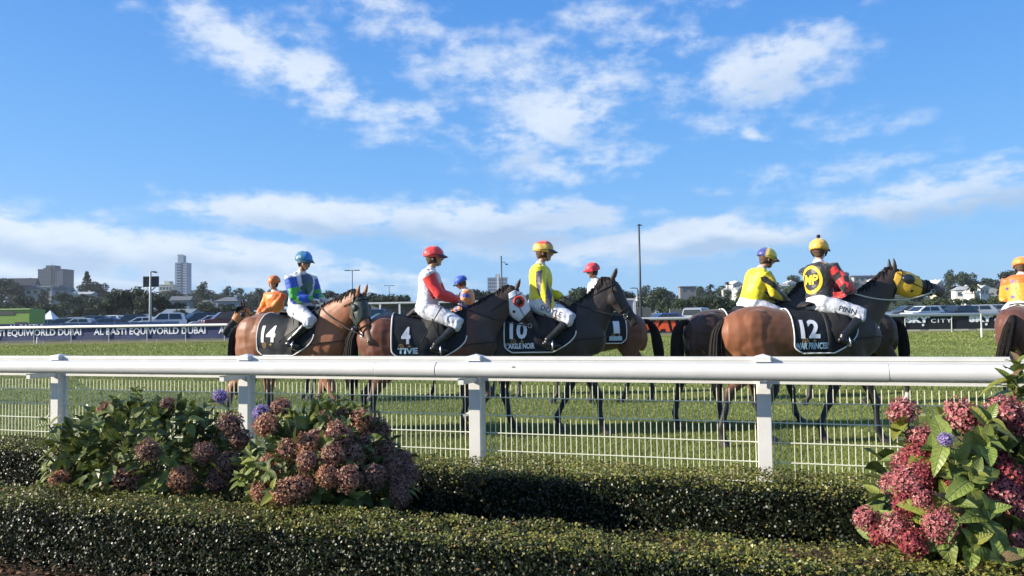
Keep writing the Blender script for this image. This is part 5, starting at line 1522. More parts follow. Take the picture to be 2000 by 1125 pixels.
    for (a, e, w) in arms:
        best = np.full(len(V), 9.0); tt = np.zeros(len(V))
        for j, (p, q) in enumerate(((a, e), (e, w))):
            p_, q_ = np.array(p), np.array(q); d = q_ - p_; t = np.clip(((V - p_) @ d) / (d @ d), 0, 1)
            dist = np.linalg.norm(V - (p_ + t[:, None] * d), axis=1); m_ = dist < best
            best[m_] = dist[m_]; tt[m_] = j + t[m_]
        A_all.append((best, tt))
    amp = .008 * vnoise(V, 3.2, 31) + .010 * np.sin(V[:, 2] * 60 + 9 * vnoise(V, 2.5, 32)) * np.clip(vnoise(V, 2.0, 33), 0, 1)
    V2 = V + Nn * amp[:, None]
    sm.vertices.foreach_set('co', V2.astype(np.float32).reshape(-1)); sm.update()
    # torso coordinates per vertex
    u = V @ np.array(up); Ti = np.array(Matrix.Rotation(-R(twist) * .8, 3, 'Z')); Vt = V @ Ti.T
    ang = np.degrees(np.arctan2(Vt[:, 1], Vt[:, 0] - u * math.sin(ln)))
    cols = np.array([silks(dict(u=u[i], ang=ang[i], l=Vt[i, 1], f=Vt[i, 0], dr=A_all[0][0][i], tr=A_all[0][1][i], dl=A_all[1][0][i], tl=A_all[1][1][i], p=V[i])) for i in range(len(V))])
    set_cols(sm, cols); sm.materials.clear(); sm.materials.append(M_silk)
    so = link('shirt', sm, root)
    sbvh = bvh_of(sm)
    cb = MB(); cb.loft([T(.495, -.005), T(.54, .008)], [.072, .062], [.080, .064], seg=16, lat=latt(.5))
    cb.build('collar', mat('collar', collar, .6, .3), root, True)
    # breeches
    bb = MB()
    bb.loft([T(-.10, -.01), T(-.05, -.01), T(.04, 0), T(.085, 0)], [.12, .150, .142, .126], [.17, .205, .188, .172], seg=18)
    for (h, k, an) in legs:
        bb.loft([h, h.lerp(k, .4), h.lerp(k, .8), k, k.lerp(an, .10), k.lerp(an, .24)], [.125, .116, .096, .084, .074, .062], seg=14)
    bm_ = remesh(bb, .0115, 3, .5, 'breeches')
    V = coords(bm_); Nn = normals(bm_); amp = .004 * vnoise(V, 5, 41) + .0045 * np.sin(V[:, 0] * 75 + V[:, 2] * 60 + 6 * vnoise(V, 3, 42)) * np.clip(vnoise(V, 2.4, 43) + .3, 0, 1)
    bm_.vertices.foreach_set('co', (V + Nn * amp[:, None]).astype(np.float32).reshape(-1)); bm_.update()
    bm_.materials.clear(); bm_.materials.append(breech)
    bo_ = link('breeches', bm_, root)
    if words:
        bb_ = bvh_of(bm_)
        h, k, an = legs[0] if side < 0 else legs[1]
        d = (k - h).normalized(); d = d if side < 0 else -d
        for (txt, size, off_, dz_) in words:
            o = h.lerp(k, off_) + Vector((0, 0, dz_)); yd = Vector((0, 0, 1)) - d * d.z
            n_ = d.cross(yd); 
            v_, f_ = decal(text_shape(txt, .01), size, o + Vector((0, 0, 0)), d, yd + n_ * 0, bb_, .003, .02)
            MB().add(v_, f_).build('lettering', M_ink, bo_)
    # boots, stirrups
    for s, (h, k, an) in zip((-1, 1), legs):
        t = MB()
        t.loft([k.lerp(an, .16), k.lerp(an, .35), k.lerp(an, .7), an + Vector((0, 0, .01)), an + Vector((.0, 0, -.04))], [.058, .061, .050, .044, .042], seg=14)
        t.loft([an + Vector((-.055, 0, -.035)), an + Vector((.02, 0, -.045)), an + Vector((.11, 0, -.062)), an + Vector((.165, 0, -.068))], [.036, .042, .032, .018], [.034, .040, .040, .028], seg=12)
        bme = remesh(t, .009, 2, .5, 'boot'); bme.materials.clear(); bme.materials.append(M_boot); link('boot', bme, root)
        c = an + Vector((.07, 0, -.06))
        pts = [c + Vector((0, -.055, -.05)), c + Vector((0, .055, -.05)), c + Vector((0, .05, .02)), c + Vector((0, 0, .075)), c + Vector((0, -.05, .02)), c + Vector((0, -.055, -.05))]
        st = MB().loft(catm(pts, 3), .006, .009, seg=6, lat=(1, 0, 0)).build('stirrup', M_steel, root, True)
        MB().loft([c + Vector((0, 0, .07)), (Vector((.12 + tk - sx, .24 * s, 1.56 - sz)))], .003, .012, seg=6, lat=(1, 0, 0)).build('stirrup_leather', M_leather, st)
    # helmet in its silk cover
    t = MB(); t.ball(Hd(-.014, 0, .046), (.140, .120, .118), 28, 18, mat=HR)
    hme = t.mesh('helmet')
    V = coords(hme); ctr = np.array(Hd(-.014, 0, .046)); HRi = np.array(HR.transposed())
    Q = (V - ctr) @ HRi.T
    lowq = Q[:, 2] < -.035 - .12 * Q[:, 0]
    Q2 = Q.copy(); lim = -.035 - .12 * Q[:, 0]; Q2[:, 2] = np.where(lowq, lim + (Q[:, 2] - lim) * .12, Q[:, 2])
    V2 = Q2 @ np.array(HR).T + ctr
    V2 += normals(hme) * (.003 * vnoise(V, 9, 51))[:, None]
    hme.vertices.foreach_set('co', V2.astype(np.float32).reshape(-1)); hme.update()
    set_cols(hme, np.array([capf(Q[i] / np.array([.140, .120, .118])) for i in range(len(Q))]))
    hme.polygons.foreach_set('use_smooth', [True] * len(hme.polygons)); hme.materials.append(M_silk)
    ho = link('helmet', hme, root)
    if peak:
        t = MB(); vs = []
        for j in range(3):
            for i in range(11):
                a = R(-62 + 124 * i / 10); rr = 1 + .0 + j * .24 * math.cos(a * .9)
                vs.append(Hd(-.012 + .130 * rr * math.cos(a), .114 * rr * math.sin(a) * (1 if j < 2 else .97), .040 - .016 * j - .02 * (math.sin(a) ** 2) * j * .5))
        t.add(vs, [(j * 11 + i, j * 11 + i + 1, (j + 1) * 11 + i + 1, (j + 1) * 11 + i) for j in range(2) for i in range(10)])
        pm = evaluated(t, [('SOLIDIFY', dict(thickness=.007))], 'peak'); pm.materials.append(mat('cap_peak', peakc or tuple(capf(np.array([.7, 0, .3]))), .5, .4)); link('peak', pm, ho)
    if goggles:
        pts = [Hd(-.012 + .126 * math.cos(a), .116 * math.sin(a), .036 + .012 * math.cos(a)) for a in np.linspace(0, 2 * PI, 25)]
        MB().loft(pts, .008, .003, seg=6, lat=(0, 0, 1)).build('strap', M_black, ho, True)
    if goggles == 'eyes':
        pts = [Hd(.020 + .074 * math.cos(a), .074 * math.sin(a), .010) for a in np.linspace(-1.2, 1.2, 12)]
        MB().loft(pts, .020, .008, seg=8, lat=HR @ Vector((0, 0, 1))).build('goggles', M_black, root, True) if False else MB().loft(pts, .008, .020, seg=8, lat=(0, 0, 1)).build('goggles', M_black, root, True)
    pts = [Hd(.02, -.083, .03), Hd(.03, -.066, -.05), Hd(.045, -.03, -.098), Hd(.05, 0, -.108), Hd(.045, .03, -.098), Hd(.03, .066, -.05), Hd(.02, .083, .03)]
    MB().loft(catm(pts, 3), .004, .008, seg=6).build('chin_strap', M_black, ho, True)
    if pompom: MB().ball(Hd(-.02, 0, .19), .026, 10, 8).build('pompom', pompom, ho, True)
    if marks: marks(so, sbvh, T, latt, up, fw, TW, Hd)
    return root
# ================================================================== the horses and riders in the photograph
WHITE = (.62, .63, .67); RED = (.70, .035, .035); BLUE = (.02, .09, .50); GREEN = (.06, .42, .05); YEL = (.78, .68, .02); BLK = (.015, .016, .02)
ORA = (.80, .20, .02); NAVY = (.02, .03, .09); GOLD = (.72, .42, .04)
def sleeve(q, r=.11): return q['dr'] < r and q['tr'] > .02 and (q['dr'] < .100 or q['tr'] > .8), q['dl'] < r and q['tl'] > .02 and (q['dl'] < .100 or q['tl'] > .8)
def silks14(q):
    a, b = sleeve(q)
    if a or b:
        t = q['tr'] if a else q['tl']
        ph = math.sin(t * 3.5 + q['p'][0] * 15 + q['p'][2] * 16)
        if t < .55: return BLUE
        return GREEN if ph > .25 else BLUE
    if abs(q['ang']) < 45 and q['u'] > .12:
        k = abs((q['u'] - .30)) + abs(q['l']) * .9
        if k < .13: return (.02, .10, .09)
        if q['u'] > .36 and abs(q['l']) < .11: return (.02, .05, .10)
    return WHITE
def silks4(q):
    a, b = sleeve(q)
    if a or b: return RED
    if abs(q['ang']) < 75 and (abs(q['u'] - .33) < .018 or (abs(q['l']) < .02 and .2 < q['u'] < .33)): return RED
    return WHITE
def silks10(q):
    a, b = sleeve(q)
    if a or b:
        t = q['tr'] if a else q['tl']
        if q['p'][1] * (-1 if a else 1) > .16 and .1 < t < 1.9 and (math.sin(q['p'][0] * 42 + t) > -.2): return (.07, .06, .11)
    return YEL
def silks7(q):
    a, b = sleeve(q)
    if a or b:
        s = math.sin(math.atan2(q['p'][2], q['p'][0]) * 1 + (q['dr'] if a else q['dl']) * 0 + q['p'][2] * 30 + q['p'][0] * 26)
        return BLK if s > .15 else (.80, .58, .03)
    return YEL
def silks12(q):
    a, b = sleeve(q)
    if a or b:
        t = q['tr'] if a else q['tl']
        i = int(t * 3.4); j = int(q['p'][0] * 11 + q['p'][2] * 3 + 50)
        return RED if (i + j) % 2 == 0 else BLK
    return BLK
def silksO(stars=False):
    def f(q):
        a, b = sleeve(q)
        k = vnoise(np.array([q['p']]), 2.0, 5)[0]
        return (.80, .20 + .06 * k, .02)
    return f
def silksB(q):
    a, b = sleeve(q)
    if (a or b) and math.sin((q['tr'] if a else q['tl']) * 9) > .3: return (.05, .08, .35)
    return (.72, .22, .04)
def quarter(c1, c2):
    def f(q):
        return c1 if (math.floor((math.atan2(q[1], q[0]) + .5) / (PI / 2)) % 2 == 0) else c2
    return f
def plain(c): return lambda q: c

HB = (.17, .062, .030)
hood_w = mat('white_hood', (.66, .70, .80), .6, .3, bump=.4, bscale=30); hood_r = mat('red_ring', (.60, .04, .03), .5, .4)
hood_k = mat('dark_green_hood', (.035, .045, .042), .45, .4, bump=.6, bscale=14, var=.3, vscale=10); hood_y = mat('yellow_hood', (.80, .46, .05), .55, .4, bump=.3, bscale=20)
hood_o = mat('orange_hood', (.55, .20, .06), .55, .4); M_mesh = mat('dark_mesh_cup', (.02, .025, .04), .25, .6)

def field():
    # --- riders facing right, nearest row
    h = make_horse('bright bay horse number 14 wearing a dark hood, leftmost of the nearest row', 572, 10.7, R(-22), 1.05,
                   coat=(.27, .105, .05), gait='walk_b', poll=(1.08, -.06, 1.80), head_pitch=-62, head_yaw=-24, number='14', title=None, hood=hood_k, blinker=hood_k,
                   muzzle=(.16, .09, .06), lowpoint=.62, tail_swing=.05, tack=.05)
    make_jockey('rider in white, blue and green silks with a blue-green cap on bright bay number 14', h, silks14, quarter((.03, .20, .55), (.02, .16, .28)), lean=5, twist=-14, head=(-10, -10),
                hands=((.36, -.10, 1.80), (.38, .10, 1.82)), gloves=M_glove, goggles='cap', words=[('LF', .05, .35, .0)], peakc=(.02, .07, .10), size=.92, seat=(.06, 1.68))
    h = make_horse('dark bay horse number 4 in a white hood with a red-ringed eye cup', 835, 10.3, R(2), 1.02, coat=(.15, .050, .028), gait='lift_f',
                   poll=(1.15, 0, 1.90), head_pitch=-55, number='4', title=('TIVE', 'b', .26), hood=hood_w, ring=hood_r, blinker=M_leather, socks=[(0, .30, .55)],
                   fore_shade=(.35, .75, (.060, .038, .032)), tail_swing=.0, body_stretch=1.06, tack=-.04)
    make_jockey('rider in white silks with red sleeves and a red cap on dark bay number 4', h, silks4, plain((.72, .05, .05)), lean=7, head=(0, 0), hands=((.44, -.09, 1.80), (.46, .08, 1.80)),
                goggles='cap', peakc=(.05, .03, .04))
    h = make_horse('nearly black horse number 10 in the middle of the nearest row', 1054, 10.6, R(-8), 1.05, coat=(.065, .048, .043), dark=(.012, .012, .013), gait='walk_b',
                   poll=(.94, -.02, 1.97), head_pitch=-56, head_yaw=-6, number='10', title=("L'AIGLE NOIR", 'w', .38), fore_shade=(-.62, -.40, (.038, .030, .028)), tack=-.03)
    make_jockey('rider in yellow silks and red-gold cap with one hand hanging down, on black number 10', h, silks10, lambda q: (.70, .08, .05) if q[2] > .55 else ((.78, .50, .10) if math.sin(q[0] * 7) > -.3 else (.60, .30, .06)), lean=3, twist=2, head=(4, -3), hands=((.24, -.26, 1.60), (.34, .06, 1.78)),
                words=[('DOYLE', .07, .52, .01)], collar=(.75, .70, .50), goggles='cap', peakc=(.06, .05, .05))
    h = make_horse('dark brown horse with hidden head, its black tail left of bay number 12', 1454, 10.9, R(10), 1.03, coat=(.060, .034, .027), gait='walk_a',
                   poll=(.95, .02, 1.93), head_pitch=-48, number=None, title=None, tail_swing=-.06, fore_shade=(-.35, .1, (.032, .028, .028)), tack=.06)
    make_jockey('rider in yellow silks with black sleeve stripes and a blue-yellow quartered cap', h, silks7, quarter((.05, .06, .28), (.78, .62, .10)), lean=18, hunch=.15, head=(2, -14), hands=((.52, -.08, 1.76), (.52, .08, 1.76)),
                seat=(.02, 1.69), words=[('SAM', .07, .45, 0)], collar=(.7, .6, .5), goggles='cap', peakc=(.12, .12, .05))
    h = make_horse('large bay horse number 12 in a yellow hood with outstretched nose', 1562, 9.45, R(3), 1.04, coat=(.23, .085, .038), dark=(.018, .015, .015), gait='walk_b',
                   poll=(1.16, 0, 1.98), head_pitch=-14, number='12', title=('WAR PRINCESS', 'b', .40), hood=hood_y, blinker=M_mesh, rein='slack', muzzle=(.10, .085, .085), cup=(.080, .034, .062),
                   fore_shade=(-.50, .05, (.045, .031, .026)), body_stretch=1.12, cloth_front=.46, tail_swing=-.02, tack=.21)
    def mp(so, bv, T, latt, up, fw, TW, Hd):
        n = -(Matrix.Rotation(R(40), 3, 'Z') @ Vector((1, 0, 0))); yd = Vector((0, 0, 1)); xd = yd.cross(n)
        o = T(.29, 0, .0) - xd * .045
        q = MB(); v_, f_ = decal(ring_shape(.76, 1.0, 30, .84), .185, o, xd, yd, bv, .006, .025); q.add(v_, f_); q.build('emblem', M_yel, so)
        q = MB(); v_, f_ = decal(text_shape('MP', .03, .2), .125, o, xd, yd, bv, .009, .025, width=.21); q.add(v_, f_); q.build('lettering', mat('lemon_print', (.85, .66, .05), .5, .4), so)
    make_jockey('rider seen from behind in black silks with yellow ringed emblem and red-checked sleeve', h, silks12, lambda q: (.80, .46, .06), lean=4, twist=46, head=(8, 0),
                hands=((.46, -.06, 1.80), (.44, .12, 1.80)), pompom=M_black, goggles='cap', marks=mp, words=[('PINN', .065, .62, .0)], gloves=M_glove, peakc=(.10, .08, .05), seat=(.03, 1.66), size=.92)
    # --- second row, facing left
    h = make_horse('dark horse in an orange hood facing left, behind bay number 14', 542, 15.4, R(222), 1.0, coat=(.045, .028, .022), gait='stand', poll=(.70, .04, 1.86), head_pitch=-44, head_yaw=4, muzzle=(.02, .018, .018),
                   hood=hood_o, blinker=M_mesh, side=1, number=None)
    make_jockey('rider in orange silks and orange cap with dark goggles, facing the camera', h, silksO(), plain((.72, .17, .03)), lean=4, twist=30, head=(6, 0), goggles='eyes', side=1, peak=False)
    h = make_horse('brown horse facing left, only its head showing behind the croup of number 4', 922, 15.8, R(176), 1.0, coat=(.085, .045, .032), gait='walk_a', poll=(1.05, 0, 1.86), head_pitch=-30, side=1, number=None)
    make_jockey('rider in orange silks with a royal blue cap looking down', h, silksB, plain((.03, .10, .48)), lean=8, hunch=.1, head=(0, -22), side=1, peakc=(.02, .04, .2))
    h = make_horse('bay horse walking left behind black number 10, rump beside the red-lettered board', 1172, 14.4, R(190), 1.04, coat=(.17, .060, .036), gait='walk_b', poll=(1.08, .1, 1.86), head_pitch=-35, side=1,
                   number='1', title=('strip', 'b', .24), tail_swing=.06, tail_out=.10, fore_shade=(-.9, -.2, (.085, .04, .03)))
    make_jockey('rider with a red cap and white collar, mostly hidden behind black number 10', h, lambda q: (.5, .5, .55), plain((.72, .05, .07)), lean=5, head=(14, -6), side=1)
    h = make_horse('dark horse facing left, only its tail and hind hoofs showing behind number 12', 1656, 13.6, R(184), 1.0, coat=(.035, .024, .02), gait='walk_a', poll=(.95, 0, 1.70), head_pitch=-50, side=1, number=None,
                   socks=[(3, .08, .22)], tail_swing=.03)
    make_jockey('rider in red with a pale tan cap, glimpsed beyond the red-checked sleeve', h, lambda q: (.45, .03, .03), plain((.62, .47, .30)), lean=16, hunch=.1, head=(0, -30), side=1)
    # --- right edge, walking away
    h = make_horse('brown horse walking away, long black tail, cut by the right edge of the photo', 1996, 12.4, R(50), 1.03, coat=(.12, .048, .032), gait='walk_a', poll=(1.08, 0, 1.85), head_pitch=-50, number=None, tail_swing=.16)
    def st(so, bv, T, latt, up, fw, TW, Hd):
        M_star = mat('blue_star', (.08, .07, .30), .5, .4)
        for (u_, l_) in ((.42, .09), (.42, -.09), (.16, .09), (.16, -.10), (.30, .17), (.30, -.16)):
            n = -(Matrix.Rotation(R(-40 * l_), 3, 'Z') @ Vector((1, 0, 0))); yd = Vector((0, 0, 1)); xd = yd.cross(n)
            v_, f_ = decal(star_shape(5, .5, .2), .085, T(u_, 0, l_), xd, yd, bv, .005, .03); MB().add(v_, f_).build('star', M_star, so)
    make_jockey('rider seen from behind in orange and yellow silks with blue stars', h, lambda q: (.85, .30, .03) if q['u'] < .34 else (.78, .15, .02), lambda q: (.82, .30, .06) if q[0] < .1 else (.80, .18, .04), lean=16, hunch=.1, marks=st, head=(4, -8), seat=(.0, 1.62))
def whip(label, p0, p1):
    p0, p1 = Vector(p0), Vector(p1); d = (p1 - p0)
    e = thing('riding_whip', label, 'whip', tuple(p0))
    MB().loft([(0, 0, 0), d * .28], [.010, .008], seg=8).build('handle', M_whip, e); MB().loft([d * .28, d * .7, d * .93], [.006, .005, .004], seg=6).build('shaft', M_whip, e)
    MB().loft([d * .93, d], [.006, .012], [.003, .004], seg=6).build('flap', M_whip, e)
field()
whip('thin black whip held low across the thigh of the blue and white rider', at(604, 622, 10.4), at(545, 668, 10.2))
whip('thin black whip held by the red-sleeved rider, slanting down behind his boot', at(862, 600, 9.98), at(822, 668, 9.9))
# ================================================================== hydrangeas in the bed
M_hl = mat('hydrangea_leaf', (.065, .100, .022), .42, .4, col2=(.14, .175, .04), vscale=9, objvar=.25, trans=.22, bump=.3, bscale=45, bump_d=.01)
M_hl2 = mat('hydrangea_leaf_yellow', (.17, .21, .03), .42, .4, col2=(.30, .30, .05), vscale=9, objvar=.2, trans=.3, bump=.3, bscale=45, bump_d=.01)
M_hl3 = mat('hydrangea_leaf_bronze', (.12, .07, .04), .5, .3, col2=(.20, .13, .07), vscale=9, objvar=.2, trans=.2, bump=.3, bscale=45)
M_hl4 = mat('hydrangea_leaf_lime', (.13, .19, .035), .40, .4, col2=(.25, .31, .07), vscale=9, objvar=.2, trans=.3, bump=.3, bscale=45, bump_d=.01)
M_stem = mat('hydrangea_stem', (.13, .09, .045), .7, .3)
def add_veins(m):
    t = m.node_tree; b = t.nodes['Principled BSDF']; L = t.links.new
    tc = N(t, 'ShaderNodeTexCoord'); sp = N(t, 'ShaderNodeSeparateXYZ'); L(tc.outputs['Object'], sp.inputs[0])
    ax = M(t, 'ABSOLUTE', sp.outputs[0]); ph = M(t, 'MULTIPLY', M(t, 'SUBTRACT', sp.outputs[1], M(t, 'MULTIPLY', ax, .9)), 44.0)
    rib = M(t, 'POWER', M(t, 'MULTIPLY_ADD', M(t, 'SINE', ph), .5, .5), 5.0)
    mid = M(t, 'SUBTRACT', 1.0, M(t, 'MULTIPLY', ax, 45.0), clamp=True)
    v = M(t, 'MAXIMUM', M(t, 'MULTIPLY', rib, .55), mid)
    src = b.inputs['Base Color'].links[0].from_socket
    mx = N(t, 'ShaderNodeMix', data_type='RGBA'); L(M(t, 'MULTIPLY', v, .45), mx.inputs[0]); L(src, mx.inputs[6]); mx.inputs[7].default_value = (.30, .34, .14, 1)
    L(mx.outputs[2], b.inputs['Base Color'])
    bp = N(t, 'ShaderNodeBump'); bp.inputs['Strength'].default_value = .7; bp.inputs['Distance'].default_value = .004; bp.invert = True; L(v, bp.inputs['Height']); L(bp.outputs[0], b.inputs['Normal'])
for _m in (M_hl, M_hl2, M_hl3, M_hl4): add_veins(_m)
def leaf_mesh(seed, m_, curl=.25, fold=.28, wid=.30):
    r = np.random.default_rng(seed); n = 9; vs = []; fs = []
    for i in range(n):
        t = i / (n - 1); w = wid * (math.sin(PI * t ** .85)) ** .75 * (1 - .25 * t) if 0 < i < n - 1 else .004
        z = -curl * t * t; rip = .012 * math.sin(i * 2.6 + seed)
        for k, s in enumerate((-1, -.5, 0, .5, 1)):
            tooth = 1 + (.05 if i % 2 else -.03) * (abs(s) == 1)
            vs.append((s * w * tooth, t, z + abs(s) * w * fold + (rip if abs(s) == .5 else -rip * .5) * (1 if 0 < i < n - 1 else 0)))
    for i in range(n - 1):
        for k in range(4): fs.append((i * 5 + k, i * 5 + k + 1, (i + 1) * 5 + k + 1, (i + 1) * 5 + k))
    b = MB().add(vs, fs)
    b.loft([(0, -.18, -.03), (0, -.05, 0), (0, .3, -.02 - curl * .09), (0, .75, -.02 - curl * .55)], [.014, .012, .009, .004], seg=4)
    return b.mesh('leaf', [m_], True)
LEAF = {k: [leaf_mesh(i + 3, m_, c, f, w) for i, (c, f, w) in enumerate(((.15, .3, .30), (.4, .2, .33), (.6, .35, .27), (.3, .5, .30)))] for k, m_ in (('g', M_hl), ('y', M_hl2), ('b', M_hl3), ('l', M_hl4))}
def head_mesh(seed, c1, c2, c3, R_=1.0, n=230):
    r = np.random.default_rng(seed); V = []; Cc = []
    i = np.arange(n) + .5; ph = np.arccos(1 - 1.75 * i / n); th = PI * (1 + 5 ** .5) * i
    D = np.c_[np.cos(th) * np.sin(ph), np.sin(th) * np.sin(ph), np.cos(ph)]
    for d in D:
        d = d + r.normal(0, .05, 3); d /= np.linalg.norm(d); c = d * R_ * r.uniform(.78, 1.06) * (1 + .16 * vnoise(d[None], .7, seed)[0]) * np.array([1, 1, .86])
        u = np.cross(d, [0, 0, 1]) + 1e-3; u /= np.linalg.norm(u); v = np.cross(d, u); a0 = r.uniform(0, 1.6); k = r.uniform(0, 1); col = np.array(c1) * (1 - k) + np.array(c2) * k
        if r.uniform() < .12: col = np.array(c3)
        tilt = r.normal(0, .9, 2)
        for q in range(4):
            a = a0 + q * PI / 2; e1 = u * math.cos(a) + v * math.sin(a); e2 = -u * math.sin(a) + v * math.cos(a); s = .135 * R_ * r.uniform(.7, 1.3)
            lift = d * (.04 + tilt[0] * math.cos(a) * .06 + tilt[1] * math.sin(a) * .06) * R_
            V.append([c, c + e1 * s * .6 + e2 * s * .5 + lift, c + e1 * s + lift * 1.3, c + e1 * s * .6 - e2 * s * .5 + lift]); Cc.append(col * r.uniform(.7, 1.25))
    return np.array(V), np.array(Cc)
M_flo = mat('floret', rough=.55, spec=.3, attr=True, trans=.25)
M_flc = mat('flower_core', (.06, .03, .02), .9, .1)
HEADC = {'brown': ((.42, .21, .14), (.28, .13, .10), (.58, .40, .27)), 'dusk': ((.28, .16, .12), (.20, .11, .09), (.40, .26, .17)), 'pink': ((.50, .16, .17), (.34, .10, .11), (.64, .36, .32)), 'mauve': ((.28, .22, .50), (.38, .30, .60), (.50, .42, .66)), 'rust': ((.50, .25, .14), (.34, .15, .09), (.66, .45, .28)),  # rust and brown carry sunlight on left-hand heads, dusk carries shade on right
         'red': ((.38, .06, .08), (.26, .05, .06), (.50, .16, .12))}
def hm(k, i):
    V, Cc = head_mesh(i * 13 + len(k), *HEADC[k]); me = quads_mesh('flower_head', V, M_flo, 4, cols=Cc); return me
HEADS = {k: [hm(k, i) for i in range(3)] for k in HEADC}
def orient(d, roll=0):
    d = Vector(d).normalized(); return (d.to_track_quat('Z', 'Y') @ Matrix.Rotation(roll, 3, 'Z').to_quaternion()).to_euler()
def hydrangea(label, cx, cy, cz, rx, ry, rz, n_shoot, leafsize, mix, heads, seed, lmin=.8, fill=900, extra=()):
    r = np.random.default_rng(seed)
    e = thing('hydrangea_shrub', label, 'shrub', (cx, cy, .15), 0, 'hydrangea bushes between the hedges')
    base = Vector((0, 0, 0)); C0 = Vector((0, 0, cz - .15)); nleaf = 0
    keys = [k for k in mix]; pr = np.array([mix[k] for k in keys], float); pr /= pr.sum()
    def surf(f=1.0):
        while True:
            d = r.normal(size=3); d /= np.linalg.norm(d)
            if d[2] > -.75 and d[1] < .55: break
        lump = 1 + .14 * vnoise(d[None], .6, seed)[0] + .05 * r.normal()
        return Vector((d[0] * rx, d[1] * ry, d[2] * rz)) * lump * f + C0, Vector(d)
    def put_leaf(p, dirv, upv, size, k):
        nonlocal nleaf
        y = Vector(dirv).normalized(); z = Vector(upv) - y * Vector(upv).dot(y)
        if z.length < 1e-3: z = Vector((0, 0, 1))
        z.normalize(); x = y.cross(z)
        o = link('leaf', LEAF[k][r.integers(0, 4)], e, p, Matrix((x, y, z)).transposed().to_euler()); o.scale = (size,) * 3; nleaf += 1
    stems = MB()
    occupied = []
    for (px_, pz_, dep, rad, k) in heads:      # flower heads at chosen places on the crown
        p = Vector((px_, dep, pz_)); d = (p - C0).normalized(); d = (d + Vector((0, -.35, .5))).normalized()
        me = HEADS[k][r.integers(0, 3)]
        o = link('flower_head', me, e, p, orient(d, r.uniform(0, 6))); o.scale = (rad * r.uniform(.95, 1.1), rad * r.uniform(.95, 1.1), rad)
        MB().ball((0, 0, 0), (.80, .80, .66), 10, 7).build('core', M_flc, o)
        stems.loft([p - d * rad * .3, p - d * (rad + .06), p * .6 + C0 * .3 + Vector((0, 0, -.1))], [.004, .005, .006], seg=5)
        occupied.append((p, rad))
        for q in range(r.integers(1, 3)):
            if nleaf > 285: break
            a = r.uniform(0, 6.28); s_ = Vector((math.cos(a), math.sin(a), 0)); y = (s_ - d * s_.dot(d)).normalized() + d * .15
            put_leaf(p - d * rad * .85, y, d, leafsize * r.uniform(.7, 1.0), keys[r.choice(len(keys), p=pr)])
    tips = 0; tries = 0
    shoots = [(Vector(a), Vector(b)) for a, b in extra] + [surf() for _ in range(n_shoot)]
    for si, (p, d) in enumerate(shoots):
        if si >= len(extra) and any((p - q).length < rr * .9 for q, rr in occupied): continue
        ax = (d * .7 + Vector((0, -.15, .75))).normalized(); a0 = r.uniform(0, 6.28)
        stems.loft([p - ax * .03, p - ax * .2, p * .5 + C0 * .3], [.004, .005, .007], seg=5)
        t1 = ax.orthogonal().normalized(); t2 = ax.cross(t1)
        for w in range(3):
            for q in range(2 if w else 3):
                if nleaf > 290: break
                a = a0 + q * PI * (1 if w else .67) + w * PI / 2 + r.normal(0, .2); out = t1 * math.cos(a) + t2 * math.sin(a)
                el_ = (.95, .45, .0)[w] + r.normal(0, .15)
                y = out * math.cos(el_) + ax * math.sin(el_); zz = ax * math.cos(el_) - out * math.sin(el_)
                size = leafsize * (.55, .85, 1.05)[w] * r.uniform(.85, 1.15)
                put_leaf(p - ax * w * .035, y, zz, size, keys[r.choice(len(keys), p=pr)])
    stems.build('stems', M_stem, e)
    # inner foliage filling the bush
    V = []
    lm = leaf_mesh(1, M_hl); lc = coords(lm)[:45]; polys = [tuple(p.vertices) for p in lm.polygons][:32]
    b = MB()
    for i in range(fill):
        p, d = surf(r.uniform(.45, .93)); y = (d + Vector(r.normal(0, .7, 3))).normalized(); z = Vector(r.normal(0, .5, 3)) + Vector((0, -.2, 1)); z = (z - y * z.dot(y)).normalized(); x = y.cross(z)
        s = leafsize * r.uniform(.7, 1.1); w_ = .30
        pts = [p, p + (y * .35 + x * w_ + z * .06) * s, p + (y * .75 + x * w_ * .7 + z * .02) * s, p + (y * 1.0 - z * .15) * s, p + (y * .75 - x * w_ * .7 + z * .02) * s, p + (y * .35 - x * w_ + z * .06) * s, p + (y * .5 - z * .04) * s]
        b.add(pts, [(0, 1, 6), (1, 2, 6), (2, 3, 6), (3, 4, 6), (4, 5, 6), (5, 0, 6)])
    b.build('inner_foliage', M_hl, e, kind='stuff')
    return e
def bush_heads(cx, cy, lst):
    """photograph positions of the flower heads, turned into places on the bush"""
    out = []
    for (px, py, rad_px, k, dep) in lst:
        Y = cy + dep; p = at(px, py, Y); out.append((p.x - cx, p.z - .15, dep, rad_px * Y / 1500 * .95, k))
    return out
rr_ = np.random.default_rng(4)
